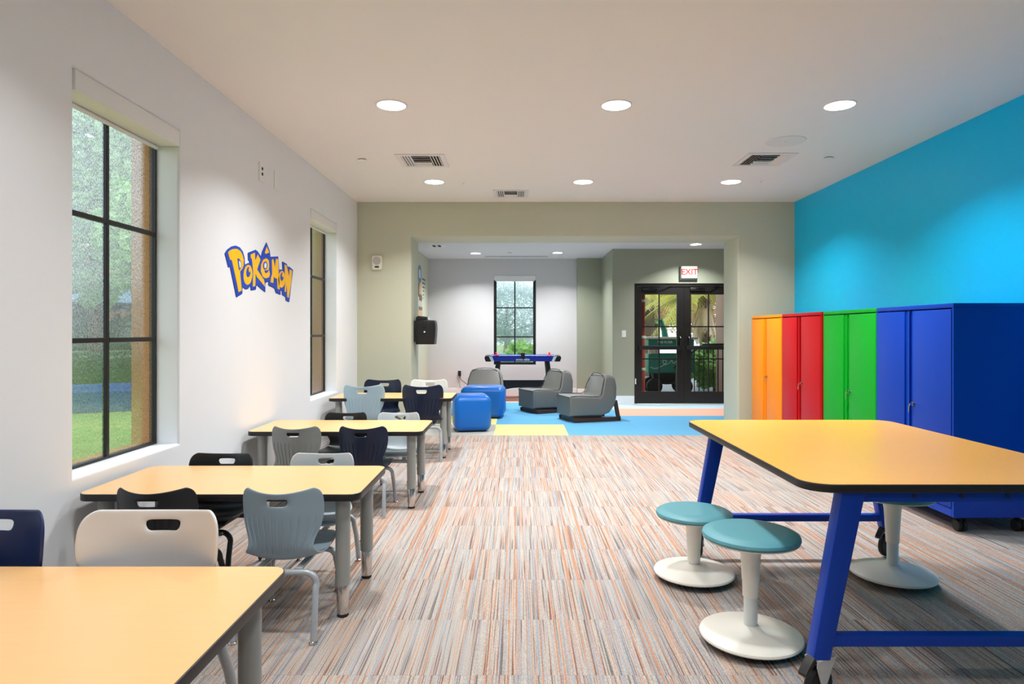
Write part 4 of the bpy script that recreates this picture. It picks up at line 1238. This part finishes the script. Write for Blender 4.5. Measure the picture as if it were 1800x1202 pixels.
def leaf_cloud(n, rad, c, size, seed, shape=None):
    rng = random.Random(seed)
    vs, fs = [], []
    for k in range(n):
        while True:
            p = Vector((rng.uniform(-1, 1), rng.uniform(-1, 1), rng.uniform(-1, 1)))
            if 0.25 < p.length < 1: break
        p = p.normalized() * (p.length ** 0.45)
        lump = 1 + 0.18 * math.sin(p.x * 7 + seed) * math.cos(p.y * 6 + p.z * 5 + seed)
        if shape == 'box':
            p = Vector((rng.uniform(-1, 1), rng.uniform(-1, 1), rng.uniform(-1, 1)))
            ax = rng.randrange(3)
            if rng.random() < 0.75: p[ax] = math.copysign(1 - 0.12 * rng.random(), p[ax])
            lump = 1 + 0.05 * math.sin(p.x * 30) * math.cos(p.z * 9)
        q = Vector((p.x * rad[0], p.y * rad[1], p.z * rad[2])) * lump + Vector(c)
        a = Vector((rng.gauss(0, 1), rng.gauss(0, 1), rng.gauss(0, 1))).normalized()
        bb = a.orthogonal().normalized()
        s = size * rng.uniform(0.6, 1.3)
        i = len(vs)
        vs += [q - a * s, q + bb * s * 0.45, q + a * s, q - bb * s * 0.45]
        fs.append((i, i + 1, i + 2, i + 3))
    me = bpy.data.meshes.new('leaves')
    me.from_pydata([tuple(v) for v in vs], [], fs)
    return me
def tree(x, y, h, rad, m, label, seed, n=5000, size=0.22):
    t = thing('tree', label, 'tree', (x, y, -0.15), 0, 'trees beyond the lawn')
    b = MB(); b.tube([(0, 0, 0), (0.05, 0, h * 0.3), (-0.05, 0.05, h * 0.55), (0.05, 0, h * 0.8)], 0.2, 10, rs=[0.22, 0.17, 0.13, 0.06])
    for k in range(5):
        a = k * 1.26 + seed
        b.tube([(0, 0, h * (0.38 + 0.05 * k)), (0.5 * rad[0] * math.cos(a), 0.5 * rad[1] * math.sin(a), h * (0.55 + 0.05 * k))], 0.06, 6, rs=[0.08, 0.03])
    b.build('trunk', M['bark'], t)
    tag(link('foliage', leaf_cloud(n, rad, (0, 0, h - rad[2] * 0.75), size, seed), m, t), kind='stuff')
tree(-13.4, 20.5, 7.6, (2.6, 2.6, 2.9), M['leaf_mid'], 'mid green broadleaf tree beyond the lawn, seen through the wide window', 3)
tree(-9.9, 17.6, 5.2, (1.2, 1.2, 1.5), M['leaf_lime'], 'light green tree beside the tan-leaved one, seen through the wide window', 5, 3500)
tree(-19.3, 33.5, 7.5, (3.2, 3.2, 3.0), M['leaf_autumn'], 'tan orange-leaved tree behind the light green one', 8, 4000)
tree(-29.5, 45.0, 10.0, (5.0, 5.0, 4.5), M['leaf_dark'], 'tall dark green tree farthest across the road', 11, 5000, 0.35)
tree(-27.5, 34.0, 6.5, (3.2, 3.0, 2.8), M['leaf_mid'], 'green tree behind the slate-roofed pavilion', 14, 4500, 0.3)
t = thing('hedge', 'low dark clipped hedge just behind the blue tarpaulin', 'hedge', (-10.6, 16.4, -0.15), math.radians(28))
b = MB(); b.box(-4.0, 4.0, -0.30, 0.30, 0, 0.75, 0.1, 2); b.build('hedge_core', M['leaf_dark'], t)
tag(link('foliage', leaf_cloud(9000, (4.1, 0.42, 0.46), (0, 0, 0.45), 0.06, 21, 'box'), M['leaf_dark'], t), kind='stuff')
t = thing('hedge', 'tall dark hedge closing the view far beyond the road', 'hedge', (-31.5, 52.0, -0.15), math.radians(30))
b = MB(); b.box(-17, 17, -0.9, 0.9, 0, 3.9, 0.3, 2); b.build('hedge_core', M['leaf_dark'], t)
tag(link('foliage', leaf_cloud(12000, (17.2, 1.1, 2.1), (0, 0, 2.1), 0.22, 23, 'box'), M['leaf_dark'], t), kind='stuff')
t = thing('covered_stack', 'low blue tarpaulin-covered stack at the lawn edge', 'tarpaulin', (-7.35, 12.0, -0.15), math.radians(28))
b = MB(); b.prism([(-1.2, yy, zz_) for yy, zz_ in ((-0.35, 0.0), (-0.32, 0.36), (-0.2, 0.47), (0.2, 0.48), (0.32, 0.36), (0.35, 0.0))], (2.1, 0, 0), 0.04, 3); b.build('tarpaulin', M['tarp_blue'], t)
b = MB(); b.tube([(0.2, -0.37, 0.02), (0.2, -0.335, 0.36), (0.2, -0.2, 0.485), (0.2, 0.2, 0.495), (0.2, 0.335, 0.36), (0.2, 0.37, 0.02)], 0.012, 6); b.build('tie_rope', M['cord'], t)
t = thing('pavilion', 'open pavilion with slate blue hipped roof beyond the lawn', 'pavilion', (-16.0, 26.3, -0.15), math.radians(28))
b = MB()
apx = b.bm.verts.new((0, 0, 3.35))
cs = [b.bm.verts.new((sx * 2.6, sy * 1.8, 2.55)) for sx, sy in ((-1, -1), (1, -1), (1, 1), (-1, 1))]
for k in range(4): b.bm.faces.new((cs[k], cs[(k + 1) % 4], apx))
b.bm.faces.new(cs[::-1])
b.build('roof', M['roof_slate'], t, 0)
b = MB(); b.box(-2.5, 2.5, -1.7, 1.7, 2.30, 2.545); b.build('beam', M['black_frame'], t, 0)
for sx in (-1, 1):
    for sy in (-1, 1):
        b = MB(); b.box(sx * 2.2 - 0.1, sx * 2.2 + 0.1, sy * 1.4 - 0.1, sy * 1.4 + 0.1, 0.0, 2.3); b.build('post', M['bark'], t, 0)

# beyond the far window: shrubs, and a tree with haze painted into its leaves
for k, (x, y, r) in enumerate(((-0.98, 15.0, 0.42), (0.04, 15.1, 0.42), (1.06, 15.0, 0.42))):
    t = thing('shrub', ('bright green shrub below the far window, on the sage wall side', 'bright green shrub below the middle of the far window', 'bright green shrub below the far window, on the alcove side')[k], 'shrub', (x, y, -0.15), 0, 'shrubs outside the far window')
    b = MB(); b.tube([(0, 0, 0), (0.03, 0, 0.35), (0, 0.02, 0.7)], 0.03, 8); b.build('stem', M['bark'], t)
    tag(link('foliage', leaf_cloud(2600, (r, 0.5, 0.52), (0, 0, 0.68), 0.06, 31 + k), M['leaf_lime'], t), kind='stuff')
tree(-0.6, 34.0, 3.6, (3.4, 2.2, 1.6), M['leaf_hazed'], 'pale green tree with haze painted into its leaves, far behind the far window', 44, 12000, 0.085)

# beyond the doors
def palm(x, y, h, label, seed, n_fr, dead):
    rng = random.Random(seed)
    t = thing('palm_tree', label, 'palm', (x, y, -0.03), 0, 'palms outside the doors')
    b = MB(); b.tube([(0, 0, 0), (0.04, 0, h * 0.4), (0.0, 0.03, h * 0.8), (0.0, 0, h)], 0.15, 12, rs=[0.19, 0.15, 0.15, 0.13]); b.build('trunk', M['bark'], t)
    def frond(az, el, L, droop, wd, m, name):
        vs, fs = [], []
        dx, dy = math.cos(az), math.sin(az)
        nn = 14
        pts = []
        for k in range(nn + 1):
            s = k / nn
            rr = L * s * math.cos(el)
            zz_ = L * s * math.sin(el) - droop * L * s * s
            pts.append(Vector((dx * rr, dy * rr, h - 0.05 + zz_)))
        side = Vector((-dy, dx, 0))
        for k in range(3, nn + 1):
            for sd in (-1, 1):
                for q in range(2):
                    p = pts[k] * (1 - q * 0.5) + pts[k - 1] * (q * 0.5)
                    t_ = (pts[k] - pts[k - 1]).normalized()
                    ln = wd * (0.55 + 0.45 * math.sin(PI * k / nn)) * rng.uniform(0.8, 1.15)
                    tip = p + (side * sd * 0.75 + t_ * 0.65 + Vector((0, 0, -0.35))) * ln
                    wv = t_ * 0.022
                    i = len(vs)
                    vs += [p - wv, p + wv, tip]
                    fs.append((i, i + 1, i + 2))
        for k in range(nn):
            wv = side * 0.014 * (1 - 0.6 * k / nn)
            i = len(vs)
            vs += [pts[k] - wv, pts[k] + wv, pts[k + 1] + wv, pts[k + 1] - wv]
            fs.append((i, i + 1, i + 2, i + 3))
        me = bpy.data.meshes.new(name)
        me.from_pydata([tuple(v) for v in vs], [], fs)
        link(name, me, m, t)
    for k in range(n_fr):
        frond(k * 2.4 + seed, rng.uniform(-0.25, 0.9), rng.uniform(1.3, 1.7), rng.uniform(0.4, 0.75), 0.5, M['palm_green'], 'frond')
    for k in range(dead):
        frond(k * 2.4 + 0.7 + seed, rng.uniform(-1.45, -1.15), rng.uniform(0.8, 1.3), 0.08, 0.22, M['palm_dead'], 'dry_frond')
palm(4.45, 15.5, 2.35, 'fan palm with a skirt of pale dry fronds outside the second door leaf', 51, 22, 22)
palm(3.9, 19.4, 2.9, 'green fan palm outside the first door leaf behind the green cart', 57, 26, 6)
for k, (x, y, lab) in enumerate(((4.35, 14.35, 'light green shrub below the palm with dry fronds'), (2.5, 17.6, 'green shrub behind the green cart'), (6.1, 18.0, 'green shrub behind the black railing'))):
    t = thing('shrub', lab, 'shrub', (x, y, -0.03), 0, 'shrubs outside the doors')
    b = MB(); b.tube([(0, 0, 0), (0.03, 0, 0.5), (0, 0.02, 0.9)], 0.03, 8); b.build('stem', M['bark'], t)
    tag(link('foliage', leaf_cloud(2600, (0.55, 0.42, 0.5), (0, 0, 0.6), 0.07, 61 + k), M['leaf_lime'] if k != 1 else M['leaf_mid'], t), kind='stuff')
tree(8.0, 27.0, 5.5, (3.0, 3.0, 2.4), M['leaf_autumn'], 'tan-leaved tree far beyond the doors', 71, 9000, 0.11)
tree(7.4, 35.0, 6.0, (3.0, 3.0, 2.4), M['leaf_mid'], 'green tree far beyond the doors', 74, 4000, 0.3)
# red post
t = thing('red_post', 'red painted post just outside the first door leaf', 'post', (2.34, 12.15, -0.03))
b = MB(); b.cyl((0, 0, 0), (0, 0, 2.9), 0.036, n=18); b.build('pipe', M['red_paint'], t)
for zz_ in (0.62, 1.22, 1.9):
    b = MB(); b.lathe([(0.04, -0.025), (0.043, -0.02), (0.043, 0.02), (0.04, 0.025)], c=(0, 0, zz_), n=18); b.build('bracket', M['cart_cream'], t)
# green cart
t = thing('play_cart', 'green cart with cream top and white lettering outside the doors', 'cart', (3.13, 13.9, -0.03))
b = MB(); b.box(-0.40, 0.56, -0.30, 0.30, 0.45, 0.855, 0.02, 2); b.build('body', M['cart_green'], t)
b = MB(); b.box(-0.40, 0.56, -0.30, 0.30, 0.975, 1.163, 0.015, 2); b.build('sign_board', M['cart_green'], t)
b = MB(); b.box(-0.46, 0.62, -0.36, 0.36, 1.164, 1.212, 0.015, 2); b.build('roof', M['cart_cream'], t)
for (xx, yy) in ((-0.37, -0.27), (0.53, -0.27), (-0.37, 0.27), (0.53, 0.27)):
    b = MB(); b.box(xx - 0.025, xx + 0.025, yy - 0.025, yy + 0.025, 0.855, 0.975); b.build('pillar', M['cart_cream'], t, 0)
b = MB(); b.lathe([(0, -0.24), (0.18, -0.22), (0.30, -0.12), (0.34, 0.02), (0.0, 0.02)], c=(0.04, 0, 0.43), n=28); b.build('underbody', M['black_rubber'], t)
for xx in (-0.26, 0.38):
    for yy in (-0.22, 0.22):
        b = MB(); b.lathe([(0, -0.04), (0.15, -0.04), (0.17, -0.02), (0.17, 0.02), (0.15, 0.04), (0, 0.04)], n=28, M=Matrix.Translation((xx, yy, 0.1705)) @ Matrix.Rotation(PI / 2, 4, 'X'))
        b.box(xx - 0.02, xx + 0.02, yy - 0.02, yy + 0.02, 0.17, 0.46); b.build('wheel', M['black_rubber'], t)
b = MB(); b.tube([(0.02, 0, 1.20), (0.0, 0, 1.34), (-0.06, 0, 1.50), (-0.09, 0, 1.58)], 0.06, 12, rs=[0.07, 0.06, 0.05, 0.055]); b.build('funnel', M['cart_green'], t)
text_mesh('THE FLYER', 0.066, 0.002, M['white_plastic'], t, (-0.055, -0.303, 1.10), (PI / 2, 0, 0))
b = MB()
b.tube(smooth_path([(-0.36, -0.306, 0.58), (-0.26, -0.306, 0.55), (-0.1, -0.306, 0.61), (-0.02, -0.306, 0.70), (-0.1, -0.306, 0.72), (-0.06, -0.306, 0.63), (0.04, -0.306, 0.67), (0.09, -0.306, 0.72), (0.12, -0.306, 0.66), (0.2, -0.306, 0.70), (0.48, -0.306, 0.79)]), 0.006, 6)
b.build('script_stroke', M['white_plastic'], t)
# railing and wall at the right of the terrace
t = thing('metal_railing', 'black metal railing with vertical bars outside the second door leaf', 'railing', (3.55, 13.0, -0.03))
for k in range(14):
    b = MB(); b.cyl((-0.40 + 0.095 * k, 0, 0.05), (-0.40 + 0.095 * k, 0, 0.62 + min(0.42, 0.075 * k)), 0.011, n=8); b.build('baluster', M['black_frame'], t)
b = MB(); b.tube([(-0.44, 0, 0.60), (0.0, 0, 0.96), (0.16, 0, 1.06), (0.90, 0, 1.07)], 0.025, 10); b.build('handrail', M['black_frame'], t)
b = MB(); b.box(-0.42, 0.88, -0.015, 0.015, 0.0, 0.05); b.build('bottom_rail', M['black_frame'], t, 0)
b = MB(); b.box(4.14, 4.7, 12.6, 13.6, -0.03, 3.2)
tag(b.build('pillar_outside', M['pink_stucco'], None, 0), kind='structure')
